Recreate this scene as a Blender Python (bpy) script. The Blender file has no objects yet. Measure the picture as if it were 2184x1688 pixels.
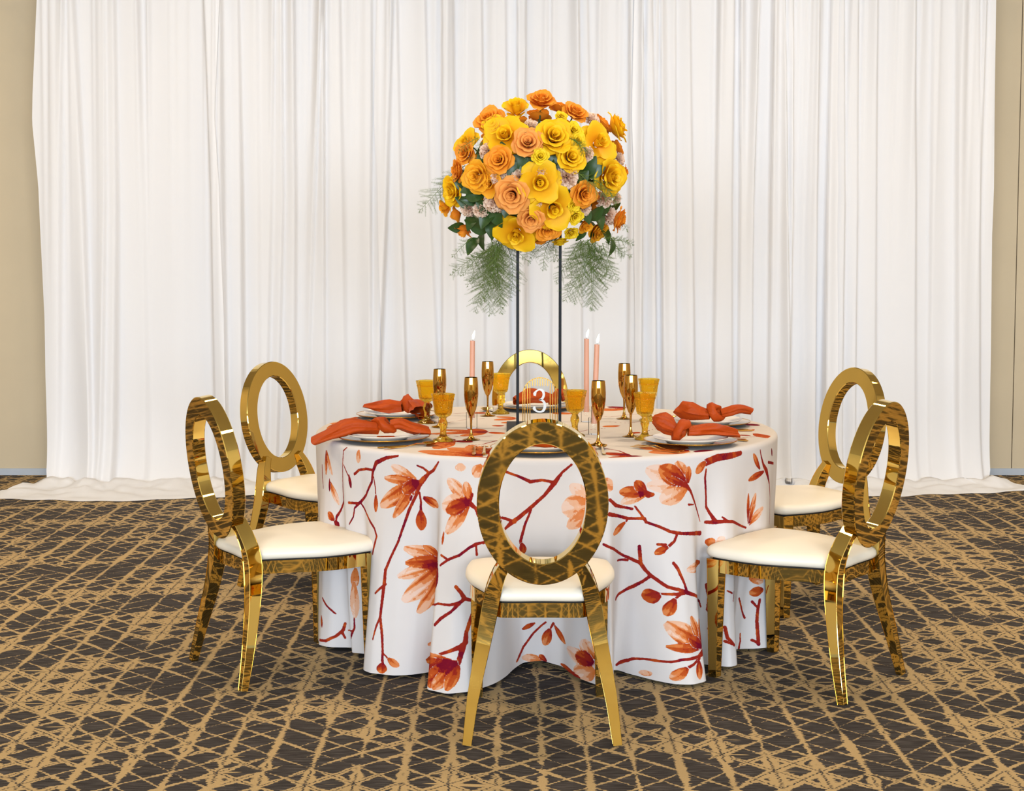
import bpy, bmesh, math, random
import numpy as np
from mathutils import Vector, Matrix, Euler

# ---------------------------------------------------------------- camera, light, exposure
scene = bpy.context.scene
COL = scene.collection
R = math.radians
random.seed(11)

cam_data = bpy.data.cameras.new('camera')
cam = bpy.data.objects.new('camera', cam_data)
COL.objects.link(cam)
cam.location = (-0.021, -5.706, 1.441)
cam.rotation_euler = (math.pi / 2 - 0.0711, 0, 0)
cam_data.sensor_width = 36.0
cam_data.lens = 3129.0 / 2184.0 * 36.0
cam_data.shift_y = -75.2 / 2184.0
cam_data.clip_start = 0.05
scene.camera = cam

scene.view_settings.view_transform = 'Standard'
scene.view_settings.look = 'None'
scene.view_settings.gamma = 1.0
scene.view_settings.use_curve_mapping = False
scene.view_settings.exposure = -0.98
scene.cycles.use_denoising = True
scene.cycles.max_bounces = 10
scene.cycles.diffuse_bounces = 3
scene.cycles.glossy_bounces = 4
scene.cycles.use_adaptive_sampling = True
scene.cycles.adaptive_threshold = 0.025
scene.cycles.transmission_bounces = 10
scene.cycles.caustics_reflective = False
scene.cycles.caustics_refractive = False
scene.cycles.sample_clamp_indirect = 6.0

world = bpy.data.worlds.new('world')
scene.world = world
world.use_nodes = True
bg = world.node_tree.nodes['Background']
bg.inputs['Color'].default_value = (0.75, 0.86, 1.0, 1)
bg.inputs['Strength'].default_value = 0.6

ROOM_X0, ROOM_X1, ROOM_Y0, ROOM_Y1, ROOM_Z = -6.5, 6.5, -14.0, 3.88, 4.1
WINDOW_POWER, WINDOW_COLOR = 600.0, (0.70, 0.84, 1.0)
LAMP_POWER, LAMP_COLOR = 36.0, (1.0, 0.80, 0.55)
WINDOWS = [(-5.52 + 1.84 * k, 1.70) for k in range(7)]    # centre x, width
WIN_Z0, WIN_Z1 = 1.15, 3.45
def area_light(name, loc, rot, sx, sy, power, color):
    d = bpy.data.lights.new(name, 'AREA'); d.shape = 'RECTANGLE'; d.size = sx; d.size_y = sy
    d.energy = power; d.color = color
    o = bpy.data.objects.new(name, d); COL.objects.link(o); o.location = loc; o.rotation_euler = rot
    return o
for wx, ww in WINDOWS:                                   # daylight coming in through the window wall behind the camera
    area_light('window_daylight', (wx, ROOM_Y0 + 0.12, (WIN_Z0 + WIN_Z1) / 2), (R(90), 0, 0), ww - 0.14, WIN_Z1 - WIN_Z0 - 0.14, WINDOW_POWER, WINDOW_COLOR)

# ---------------------------------------------------------------- helpers
def tag(o, label=None, cat=None, group=None, kind=None):
    if label: o['label'] = label
    if cat: o['category'] = cat
    if group: o['group'] = group
    if kind: o['kind'] = kind
    return o
def new_mesh(name, verts, faces, mat=None, smooth=True, angle=None):
    me = bpy.data.meshes.new(name)
    me.from_pydata([tuple(v) for v in verts], [], [tuple(f) for f in faces])
    if mat: me.materials.append(mat)
    if smooth:
        me.polygons.foreach_set('use_smooth', [True] * len(me.polygons))
        if angle is not None: me.set_sharp_from_angle(angle=R(angle))
    me.update()
    return me
def obj(name, me, parent=None, loc=(0, 0, 0), rot=None):
    o = bpy.data.objects.new(name, me); COL.objects.link(o)
    o.parent = parent; o.location = loc
    if rot is not None: o.rotation_euler = rot
    return o
def thing(name, label, cat, loc=(0, 0, 0), rotz=0.0, group=None):
    o = bpy.data.objects.new(name, None); COL.objects.link(o); o.empty_display_size = 0.05
    o.location = loc; o.rotation_euler = (0, 0, rotz)
    return tag(o, label, cat, group)
def copy_tree(o, parent=None):
    c = o.copy(); COL.objects.link(c); c.parent = parent
    for ch in list(o.children): copy_tree(ch, c)
    return c
class MB:
    """collects shapes into one mesh"""
    def __init__(s): s.v = []; s.f = []
    def add(s, vs, fs):
        n = len(s.v); s.v += [tuple(p) for p in vs]; s.f += [tuple(i + n for i in f) for f in fs]
        return s
    def box(s, x0, x1, y0, y1, z0, z1):
        vs = [(x, y, z) for z in (z0, z1) for y in (y0, y1) for x in (x0, x1)]
        return s.add(vs, [(0, 2, 3, 1), (4, 5, 7, 6), (0, 1, 5, 4), (2, 6, 7, 3), (0, 4, 6, 2), (1, 3, 7, 5)])
    def lathe(s, prof, n=48, c=(0, 0, 0), mod=None):
        """prof: (r, z) list; closed at axis where r == 0"""
        vs = []; fs = []; rows = []
        for k, (r, z) in enumerate(prof):
            if r < 1e-6: rows.append([len(vs)]); vs.append((c[0], c[1], c[2] + z)); continue
            row = []
            for i in range(n):
                a = 2 * math.pi * i / n
                rr = r * (mod(a, k, z) if mod else 1)
                row.append(len(vs)); vs.append((c[0] + rr * math.cos(a), c[1] + rr * math.sin(a), c[2] + z))
            rows.append(row)
        for a, b in zip(rows, rows[1:]):
            if len(a) == 1 and len(b) == 1: continue
            for i in range(n):
                j = (i + 1) % n
                if len(a) == 1: fs.append((a[0], b[j], b[i]))
                elif len(b) == 1: fs.append((a[i], a[j], b[0]))
                else: fs.append((a[i], a[j], b[j], b[i]))
        return s.add(vs, fs)
    def tube(s, pts, rad, n=8, cap=True):
        pts = [Vector(p) for p in pts]
        if not hasattr(rad, '__len__'): rad = [rad] * len(pts)
        vs = []; fs = []; nrm = None
        for k, p in enumerate(pts):
            t = (pts[min(k + 1, len(pts) - 1)] - pts[max(k - 1, 0)]).normalized()
            if nrm is None:
                nrm = t.orthogonal().normalized()
            nrm = (nrm - t * nrm.dot(t)).normalized(); b = t.cross(nrm)
            for i in range(n):
                a = 2 * math.pi * i / n
                vs.append(p + (nrm * math.cos(a) + b * math.sin(a)) * rad[k])
        for k in range(len(pts) - 1):
            for i in range(n):
                j = (i + 1) % n
                fs.append((k * n + i, k * n + j, (k + 1) * n + j, (k + 1) * n + i))
        if cap:
            fs.append(tuple(reversed(range(n)))); fs.append(tuple((len(pts) - 1) * n + i for i in range(n)))
        return s.add(vs, fs)
    def loft(s, rings, closed=True, cap=True):
        n = len(rings[0]); vs = [p for r in rings for p in r]; fs = []
        for k in range(len(rings) - 1):
            for i in range(n if closed else n - 1):
                j = (i + 1) % n
                fs.append((k * n + i, k * n + j, (k + 1) * n + j, (k + 1) * n + i))
        if cap:
            fs.append(tuple(reversed(range(n)))); fs.append(tuple((len(rings) - 1) * n + i for i in range(n)))
        return s.add(vs, fs)
    def prism(s, outline, z0, z1):
        n = len(outline)
        return s.loft([[(x, y, z0) for x, y in outline], [(x, y, z1) for x, y in outline]])
    def mesh(s, name, mat, smooth=True, angle=35): return new_mesh(name, s.v, s.f, mat, smooth, angle)
    def obj(s, name, mat, parent=None, loc=(0, 0, 0), rot=None, smooth=True, angle=35, bevel=0):
        o = obj(name, s.mesh(name, mat, smooth, angle), parent, loc, rot)
        if bevel:
            m = o.modifiers.new('bevel', 'BEVEL'); m.width = bevel; m.segments = 2; m.limit_method = 'ANGLE'; m.angle_limit = R(40)
        return o
def struct(name, mb, mat, smooth=False, parent=None):
    o = mb.obj(name, mat, parent, smooth=smooth)
    if parent is None: o['kind'] = 'structure'
    return o

# ---------------------------------------------------------------- materials
def srgb(r, g, b):
    f = lambda c: (c / 255 / 12.92) if c / 255 <= 0.04045 else ((c / 255 + 0.055) / 1.055) ** 2.4
    return (f(r), f(g), f(b), 1)
class NT:
    def __init__(s, name):
        s.m = bpy.data.materials.new(name); s.m.use_nodes = True
        s.t = s.m.node_tree; s.b = s.t.nodes['Principled BSDF']; s.out = s.t.nodes['Material Output']
    def n(s, kind, **kw):
        nd = s.t.nodes.new(kind)
        for k, v in kw.items():
            if k.startswith('_'): setattr(nd, k[1:], v)
        return nd
    def link(s, a, b): s.t.links.new(a, b)
    def put(s, sock, v):
        if hasattr(v, 'is_output') or isinstance(v, bpy.types.NodeSocket): s.link(v, sock)
        else: sock.default_value = v
    def math(s, op, a, b=None, c=None, clamp=False):
        nd = s.t.nodes.new('ShaderNodeMath'); nd.operation = op; nd.use_clamp = clamp
        s.put(nd.inputs[0], a)
        if b is not None: s.put(nd.inputs[1], b)
        if c is not None: s.put(nd.inputs[2], c)
        return nd.outputs[0]
    def comb(s, x, y, z=0.0):
        nd = s.t.nodes.new('ShaderNodeCombineXYZ')
        for k, v in enumerate((x, y, z)): s.put(nd.inputs[k], v)
        return nd.outputs[0]
    def noise(s, vec=None, scale=5.0, detail=2.0, rough=0.5, dist=0.0):
        nd = s.t.nodes.new('ShaderNodeTexNoise')
        if vec is not None: s.link(vec, nd.inputs['Vector'])
        nd.inputs['Scale'].default_value = scale; nd.inputs['Detail'].default_value = detail
        nd.inputs['Roughness'].default_value = rough; nd.inputs['Distortion'].default_value = dist
        return nd.outputs['Fac']
    def smooth(s, v, lo, hi, a=0.0, b=1.0):
        nd = s.t.nodes.new('ShaderNodeMapRange'); nd.interpolation_type = 'SMOOTHSTEP'
        s.put(nd.inputs['Value'], v); nd.inputs['From Min'].default_value = lo; nd.inputs['From Max'].default_value = hi
        nd.inputs['To Min'].default_value = a; nd.inputs['To Max'].default_value = b
        return nd.outputs['Result']
    def mix(s, fac, a, b):
        nd = s.t.nodes.new('ShaderNodeMix'); nd.data_type = 'RGBA'
        s.put(nd.inputs['Factor'], fac); s.put(nd.inputs['A'] if False else nd.inputs[6], a); s.put(nd.inputs[7], b)
        return nd.outputs[2]
    def ramp(s, fac, stops, mode='LINEAR'):
        nd = s.t.nodes.new('ShaderNodeValToRGB'); cr = nd.color_ramp; cr.interpolation = mode
        while len(cr.elements) < len(stops): cr.elements.new(0.5)
        for e, (p, c) in zip(cr.elements, stops): e.position = p; e.color = c
        s.put(nd.inputs[0], fac)
        return nd.outputs['Color']
    def bump(s, h, strength=0.3, dist=0.01):
        nd = s.t.nodes.new('ShaderNodeBump'); nd.inputs['Strength'].default_value = strength; nd.inputs['Distance'].default_value = dist
        s.link(h, nd.inputs['Height']); s.link(nd.outputs['Normal'], s.b.inputs['Normal'])
    def objco(s):
        return s.t.nodes.new('ShaderNodeTexCoord').outputs['Object']
    def pos(s):
        return s.t.nodes.new('ShaderNodeNewGeometry').outputs['Position']
    def sep(s, v):
        nd = s.t.nodes.new('ShaderNodeSeparateXYZ'); s.link(v, nd.inputs[0]); return nd.outputs
    def set(s, **kw):
        for k, v in kw.items():
            s.put(s.b.inputs[k.replace('_', ' ')], v)
        return s
def simple(name, col, rough=0.5, metal=0.0, var=0.06, scale=20.0, bump=0.0, bscale=200.0, **kw):
    """plain surface with slight procedural colour variation and relief"""
    t = NT(name); co = t.objco()
    n = t.noise(co, scale, 3)
    d = tuple(max(0, c * (1 - var)) for c in col[:3]) + (1,); l = tuple(min(1, c * (1 + var)) for c in col[:3]) + (1,)
    t.set(Base_Color=t.mix(n, d, l), Roughness=rough, Metallic=metal, **kw)
    if bump: t.bump(t.noise(co, bscale, 2), bump, 0.002)
    return t.m

def carpet_material():
    t = NT('patterned_carpet'); p = t.sep(t.pos()); x, y = p[0], p[1]
    M = t.math
    sc = lambda v, k: M('MULTIPLY', v, k)
    jag = t.noise(t.comb(sc(x, 9), sc(y, 160)), 1.0, 1)
    xj = M('ADD', x, sc(M('SUBTRACT', jag, 0.5), 0.03))
    warp = t.noise(t.comb(sc(x, 1.3), sc(y, 1.3)), 1.0, 1)
    yj = M('ADD', y, sc(M('SUBTRACT', warp, 0.5), 0.16))
    W, H = 0.130, 0.125
    def tri(v): return M('ABSOLUTE', M('SUBTRACT', M('FRACT', v), 0.5))
    u = M('DIVIDE', xj, W); v = M('DIVIDE', yj, H)
    brk = lambda ox, s, amp: sc(M('SUBTRACT', t.noise(t.comb(M('ADD', sc(x, s), ox), M('ADD', sc(y, s), ox * 1.7)), 1.0, 2), 0.5), amp)
    dv = tri(u); d1 = tri(M('ADD', M('ADD', u, v), 0.5)); d2 = tri(M('ADD', M('SUBTRACT', u, v), 0.5)); dh = tri(v)
    dv_ = M('ADD', sc(dv, 0.85), brk(3.1, 3.4, 0.27)); d1_ = M('ADD', M('ADD', d1, 0.012), brk(9.4, 3.8, 0.25)); d2_ = M('ADD', M('ADD', d2, 0.012), brk(17.7, 3.6, 0.25))
    dh_ = M('ADD', M('ADD', dh, 0.16), brk(29.0, 3.0, 0.3))
    line = M('MINIMUM', M('MINIMUM', dv_, d1_), M('MINIMUM', d2_, dh_))
    patch = t.smooth(t.noise(t.comb(sc(x, 1.7), sc(y, 3.0)), 1.0, 3, 0.65), 0.47, 0.60)
    th = M('ADD', 0.045, sc(patch, 0.135))
    tan = t.smooth(M('SUBTRACT', th, line), -0.006, 0.006)
    core = M('MINIMUM', M('MINIMUM', dv, d1), d2)
    thin = M('MULTIPLY', t.smooth(core, 0.016, 0.024, 1.0, 0.0), t.smooth(patch, 0.35, 0.6))
    ink = M('MULTIPLY', tan, M('SUBTRACT', 1.0, thin))
    streak = t.noise(t.comb(sc(x, 12), sc(y, 330)), 1.0, 2)
    grain = t.noise(t.comb(x, y), 420.0, 2)
    dark = t.mix(t.smooth(streak, 0.42, 0.68), srgb(48, 44, 43), srgb(86, 80, 78))
    tanc = t.mix(grain, srgb(154, 129, 90), srgb(198, 171, 126))
    t.set(Base_Color=t.mix(ink, dark, tanc), Roughness=0.95)
    t.b.inputs['Specular IOR Level'].default_value = 0.15
    t.bump(t.noise(t.pos(), 300.0, 2), 0.5, 0.004)
    return t.m

def gold_material(name, col, rough, wave=0.12, wscale=9.0):
    t = NT(name); co = t.objco()
    n = t.noise(co, 6.0, 3)
    t.set(Base_Color=t.mix(n, tuple(c * 0.9 for c in col[:3]) + (1,), col), Metallic=1.0, Roughness=t.smooth(t.noise(co, 14, 3), 0.3, 0.8, rough * 0.7, rough * 1.4))
    if wave: t.bump(t.noise(co, wscale, 1), wave, 0.004)
    return t.m

def cloth_material():
    t = NT('printed_tablecloth')
    ink = t.n('ShaderNodeAttribute', _attribute_name='ink').outputs['Fac']
    tone = t.n('ShaderNodeAttribute', _attribute_name='tone').outputs['Fac']
    uvn = t.n('ShaderNodeAttribute', _attribute_name='cloth').outputs['Vector']
    M = t.math
    edge = M('ADD', ink, M('MULTIPLY', M('SUBTRACT', t.noise(uvn, 130, 2), 0.5), 0.0035))
    mask = t.smooth(edge, -0.0008, 0.0008, 1.0, 0.0)
    tn = M('ADD', tone, M('MULTIPLY', M('SUBTRACT', t.noise(uvn, 26, 4, 0.6, 1.5), 0.5), 0.5))
    tn = M('ADD', M('MULTIPLY', tn, 0.3), M('MULTIPLY', M('DIVIDE', M('ROUND', M('MULTIPLY', tn, 5.0)), 5.0), 0.7))
    colr = t.ramp(tn, [(0.0, srgb(222, 190, 172)), (0.22, srgb(218, 164, 130)), (0.42, srgb(202, 112, 54)), (0.62, srgb(170, 66, 24)), (0.82, srgb(138, 32, 26)), (1.0, srgb(110, 12, 36))])
    base = t.mix(t.noise(uvn, 6, 2), srgb(206, 198, 194), srgb(214, 206, 202))
    t.set(Base_Color=t.mix(mask, base, colr), Roughness=0.85)
    t.b.inputs['Specular IOR Level'].default_value = 0.06
    t.bump(t.noise(uvn, 900, 1), 0.12, 0.001)
    return t.m

def drape_material():
    t = NT('white_drape'); co = t.pos(); p = t.sep(co)
    n = t.noise(t.comb(t.math('MULTIPLY', p[0], 3), t.math('MULTIPLY', p[2], 0.6)), 1.0, 3)
    t.set(Base_Color=t.mix(n, srgb(234, 234, 237), srgb(240, 240, 243)), Roughness=0.75, Sheen_Weight=0.1)
    t.b.inputs['Specular IOR Level'].default_value = 0.2
    tr = t.n('ShaderNodeBsdfTranslucent'); tr.inputs['Color'].default_value = srgb(238, 234, 230)
    mx = t.n('ShaderNodeMixShader'); mx.inputs[0].default_value = 0.18
    t.link(t.b.outputs[0], mx.inputs[1]); t.link(tr.outputs[0], mx.inputs[2]); t.link(mx.outputs[0], t.out.inputs[0])
    t.bump(t.noise(t.comb(t.math('MULTIPLY', p[0], 60), t.math('MULTIPLY', p[2], 4), p[1]), 1.0, 2), 0.12, 0.004)
    return t.m

def petal_material(name, base, tip, trans=0.25):
    t = NT(name); co = t.objco()
    a = t.n('ShaderNodeAttribute', _attribute_name='along').outputs['Fac']
    f = t.math('ADD', a, t.math('MULTIPLY', t.math('SUBTRACT', t.noise(co, 30, 2), 0.5), 0.35), clamp=True)
    c = t.mix(f, base, tip)
    t.set(Base_Color=c, Roughness=0.55)
    t.b.inputs['Specular IOR Level'].default_value = 0.25
    tr = t.n('ShaderNodeBsdfTranslucent'); t.link(c, tr.inputs['Color'])
    mx = t.n('ShaderNodeMixShader'); mx.inputs[0].default_value = trans
    t.link(t.b.outputs[0], mx.inputs[1]); t.link(tr.outputs[0], mx.inputs[2]); t.link(mx.outputs[0], t.out.inputs[0])
    return t.m
def glass_material(name, col, rough=0.0, ior=1.45, relief=None):
    t = NT(name)
    t.set(Base_Color=col, Roughness=rough, IOR=ior, Transmission_Weight=1.0)
    if relief:
        co = t.objco()
        v = t.n('ShaderNodeTexVoronoi'); t.link(co, v.inputs['Vector']); v.inputs['Scale'].default_value = relief
        t.bump(t.math('ADD', v.outputs['Distance'], t.noise(co, relief * 0.4, 2)), 0.4, 0.003)
    tr = t.n('ShaderNodeBsdfTransparent'); tr.inputs['Color'].default_value = tuple(c ** 0.4 for c in col[:3]) + (1,)
    mx = t.n('ShaderNodeMixShader'); mx.inputs[0].default_value = 0.25
    t.link(t.b.outputs[0], mx.inputs[1]); t.link(tr.outputs[0], mx.inputs[2]); t.link(mx.outputs[0], t.out.inputs[0])
    return t.m
def clear_material(name, col, ior):
    """thin clear acrylic: see-through with a fresnel reflection"""
    t = NT(name)
    tr = t.n('ShaderNodeBsdfTransparent'); tr.inputs['Color'].default_value = col
    gl = t.n('ShaderNodeBsdfGlossy'); gl.inputs['Roughness'].default_value = 0.02
    fr = t.n('ShaderNodeFresnel'); fr.inputs['IOR'].default_value = ior
    mx = t.n('ShaderNodeMixShader')
    t.link(t.math('ADD', fr.outputs[0], t.math('MULTIPLY', t.noise(t.objco(), 40, 1), 0.01)), mx.inputs[0])
    t.link(tr.outputs[0], mx.inputs[1]); t.link(gl.outputs[0], mx.inputs[2]); t.link(mx.outputs[0], t.out.inputs[0])
    return t.m
def glow_material(name, col, strength):
    t = NT(name)
    n = t.noise(t.objco(), 3.0, 1)
    t.set(Base_Color=col, Emission_Color=t.mix(n, col, tuple(min(1, c * 1.02) for c in col[:3]) + (1,)), Emission_Strength=strength)
    return t.m

MAT = dict(
    carpet=carpet_material(),
    wall=simple('beige_fabric_wall', srgb(196, 180, 152), 0.9, var=0.05, scale=3, bump=0.25, bscale=500),
    room_wall=simple('cream_paint', srgb(206, 192, 168), 0.9, var=0.03, scale=2),
    ceiling=simple('white_ceiling', srgb(200, 192, 176), 0.95, var=0.02, scale=2),
    base=simple('grey_blue_base', srgb(172, 178, 186), 0.5, var=0.05),
    frame=simple('white_window_frame', srgb(228, 228, 224), 0.4),
    pipe=simple('white_drape_pipe', srgb(214, 220, 226), 0.3, 0.4),
    drape=drape_material(),
    gold=gold_material('polished_gold_steel', srgb(236, 203, 116), 0.03, 0.05, 7.0),
    seat=simple('ivory_leatherette', srgb(236, 226, 208), 0.42, var=0.03, scale=6, bump=0.05, bscale=600),
    seat_base=simple('black_seat_lining', srgb(22, 20, 20), 0.8),
    cloth=cloth_material(),
    wood=simple('plywood_table', srgb(150, 112, 74), 0.6, scale=8),
    steel=simple('grey_steel_leg', srgb(110, 110, 112), 0.35, 0.9),
    china=simple('white_china', srgb(238, 232, 224), 0.18, var=0.02),
    charger=simple('pearl_glass_charger', srgb(214, 204, 194), 0.12, var=0.03),
    charger_gold=gold_material('gilded_charger_rim', srgb(212, 150, 52), 0.16, 0.05),
    napkin=None,
    amber=glass_material('amber_pressed_glass', srgb(252, 214, 76), 0.0, 1.3, 190.0),
    amber_plain=glass_material('amber_glass_stem', srgb(246, 200, 66), 0.0, 1.35),
    flute=gold_material('mirrored_gold_glass', srgb(198, 150, 72), 0.03, 0.0),
    flat=gold_material('gold_flatware', srgb(228, 184, 92), 0.14, 0.0),
    wax=simple('blush_candle_wax', srgb(214, 154, 126), 0.5, var=0.04),
    wick=simple('charred_wick', srgb(30, 24, 20), 0.9),
    flame=glow_material('candle_flame', (1.0, 0.80, 0.50, 1), 14.0),
    acrylic=clear_material('clear_acrylic', (0.97, 0.98, 0.98, 1), 1.3),
    holder=clear_material('thin_clear_acrylic', (0.985, 0.988, 0.99, 1), 1.1),
    signgold=gold_material('gold_sign_line', srgb(190, 140, 62), 0.25, 0.0),
    signwhite=simple('white_numeral_paint', srgb(240, 238, 234), 0.5),
    black=simple('black_powder_coat', srgb(12, 12, 15), 0.55, Specular_IOR_Level=0.25),
    leaf=None, fern=simple('asparagus_fern_green', srgb(84, 106, 26), 0.6, var=0.3, scale=60),
    stem=simple('flower_stem_green', srgb(52, 70, 34), 0.6, var=0.2),
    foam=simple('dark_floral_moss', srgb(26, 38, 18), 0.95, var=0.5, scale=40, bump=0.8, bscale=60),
    rose_Y=petal_material('yellow_rose_petal', srgb(240, 160, 10), srgb(255, 208, 30)),
    rose_O=petal_material('amber_orange_rose_petal', srgb(232, 116, 20), srgb(250, 166, 48)),
    rose_A=petal_material('apricot_yellow_rose_petal', srgb(236, 132, 14), srgb(253, 184, 42)),
    rose_P=petal_material('peach_orange_rose_petal', srgb(230, 116, 34), srgb(251, 176, 88)),
    rose_L=petal_material('lemon_spray_rose_petal', srgb(236, 176, 8), srgb(255, 224, 44)),
    carn=petal_material('blush_carnation_petal', srgb(236, 178, 146), srgb(253, 228, 204)),
)
def napkin_material():
    t = NT('rust_satin_napkin'); co = t.objco()
    t.set(Base_Color=t.mix(t.noise(co, 12, 3), srgb(158, 54, 2), srgb(184, 72, 5)), Roughness=0.6)
    t.b.inputs['Specular IOR Level'].default_value = 0.25
    t.bump(t.noise(co, 40, 3, 0.5, 0.8), 0.4, 0.008)
    return t.m
MAT['napkin'] = napkin_material()
def leaf_material():
    t = NT('glossy_green_leaf'); co = t.objco()
    t.set(Base_Color=t.mix(t.noise(co, 25, 3), srgb(22, 44, 14), srgb(52, 86, 28)), Roughness=0.38)
    return t.m
MAT['leaf'] = leaf_material()

# ---------------------------------------------------------------- the room
struct('floor', MB().add([(ROOM_X0, ROOM_Y0, 0), (ROOM_X1, ROOM_Y0, 0), (ROOM_X1, ROOM_Y1, 0), (ROOM_X0, ROOM_Y1, 0)], [(0, 1, 2, 3)]), MAT['carpet'])
struct('ceiling', MB().box(ROOM_X0, ROOM_X1, ROOM_Y0, ROOM_Y1, ROOM_Z, ROOM_Z + 0.1), MAT['ceiling'])
struct('wall_left', MB().box(ROOM_X0 - 0.1, ROOM_X0, ROOM_Y0, ROOM_Y1, 0, ROOM_Z), MAT['room_wall'])
struct('wall_right', MB().box(ROOM_X1, ROOM_X1 + 0.1, ROOM_Y0, ROOM_Y1, 0, ROOM_Z), MAT['room_wall'])
# back wall: an operable partition of fabric-covered panels
back = struct('wall_back', MB().box(ROOM_X0, ROOM_X1, ROOM_Y1 + 0.02, ROOM_Y1 + 0.12, 0, ROOM_Z), MAT['seat_base'])
seam = 3.268
pw = 1.22
edges = [seam + k * pw for k in range(-9, 4)]
edges = [ROOM_X0] + [e for e in edges if ROOM_X0 < e < ROOM_X1] + [ROOM_X1]
for a, b in zip(edges, edges[1:]):
    MB().box(a + 0.003, b - 0.003, ROOM_Y1, ROOM_Y1 + 0.03, 0.045, ROOM_Z).obj('wall_panel', MAT['wall'], back, smooth=False)
struct('baseboard_back', MB().box(ROOM_X0, ROOM_X1, ROOM_Y1 - 0.008, ROOM_Y1 + 0.02, 0, 0.045), MAT['base'])
struct('baseboard_left', MB().box(ROOM_X0, ROOM_X0 + 0.015, ROOM_Y0, ROOM_Y1, 0, 0.1), MAT['base'])
struct('baseboard_right', MB().box(ROOM_X1 - 0.015, ROOM_X1, ROOM_Y0, ROOM_Y1, 0, 0.1), MAT['base'])
# wall behind the camera with seven tall windows
fw = MB()
xs = [ROOM_X0]
for wx, ww in WINDOWS: xs += [wx - ww / 2, wx + ww / 2]
xs.append(ROOM_X1)
for k in range(0, len(xs), 2): fw.box(xs[k], xs[k + 1], ROOM_Y0 - 0.15, ROOM_Y0, 0, ROOM_Z)
for wx, ww in WINDOWS:
    fw.box(wx - ww / 2, wx + ww / 2, ROOM_Y0 - 0.15, ROOM_Y0, 0, WIN_Z0); fw.box(wx - ww / 2, wx + ww / 2, ROOM_Y0 - 0.15, ROOM_Y0, WIN_Z1, ROOM_Z)
struct('wall_front', fw, MAT['room_wall'])
for k, (wx, ww) in enumerate(WINDOWS):
    m = MB()
    a, b = wx - ww / 2, wx + ww / 2
    for x0, x1, z0, z1 in ((a, a + .06, WIN_Z0, WIN_Z1), (b - .06, b, WIN_Z0, WIN_Z1), (a, b, WIN_Z0, WIN_Z0 + .06), (a, b, WIN_Z1 - .06, WIN_Z1), (a, b, 2.4, 2.46)):
        m.box(x0, x1, ROOM_Y0 - .1, ROOM_Y0 - .04, z0, z1)
    w = struct('window_%d' % (k + 1), m, MAT['frame'])
    for z0, z1 in ((WIN_Z0 + .06, 2.4), (2.46, WIN_Z1 - .06)):
        MB().box(a + .06, b - .06, ROOM_Y0 - .075, ROOM_Y0 - .07, z0, z1).obj('pane', MAT['acrylic'], w, smooth=False)

# recessed ceiling lamps, each with its own light
lamp_disc = MB().lathe([(0, 0), (0.16, 0)], 24).mesh('diffuser', glow_material('warm_lamp_diffuser', (1.0, 0.82, 0.56, 1), 8.0), False)
lamp_ring = MB().lathe([(0.16, -0.004), (0.19, -0.006), (0.19, 0.002), (0.16, 0.002), (0.16, -0.004)], 24).mesh('trim_ring', MAT['frame'])
ROWS = [(-10.5, 'the window wall', 0.8), (-6.5, 'the camera', 0.8), (-2.8, 'the front chair', 1.0), (0.2, 'the table', 2.5), (1.7, 'the white drapes', 1.0)]
COLS = [(-4.5, 'far left'), (-1.6, 'left of centre'), (1.6, 'right of centre'), (4.5, 'far right')]
for ly, wy, gain in ROWS:
    for lx, wx in COLS:
        t = thing('ceiling_lamp', 'round recessed warm ceiling lamp above %s, %s' % (wy, wx), 'lamp', (lx, ly, ROOM_Z - 0.01), 0, 'recessed ceiling lamps')
        obj('diffuser', lamp_disc, t, (0, 0, 0.004)); obj('trim_ring', lamp_ring, t)
        d = bpy.data.lights.new('lamp_light', 'AREA'); d.shape = 'DISK'; d.size = 0.5; d.energy = LAMP_POWER * gain; d.color = LAMP_COLOR
        o = bpy.data.objects.new('lamp_light', d); COL.objects.link(o); o.parent = t; o.location = (0, 0, -0.02)

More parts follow.
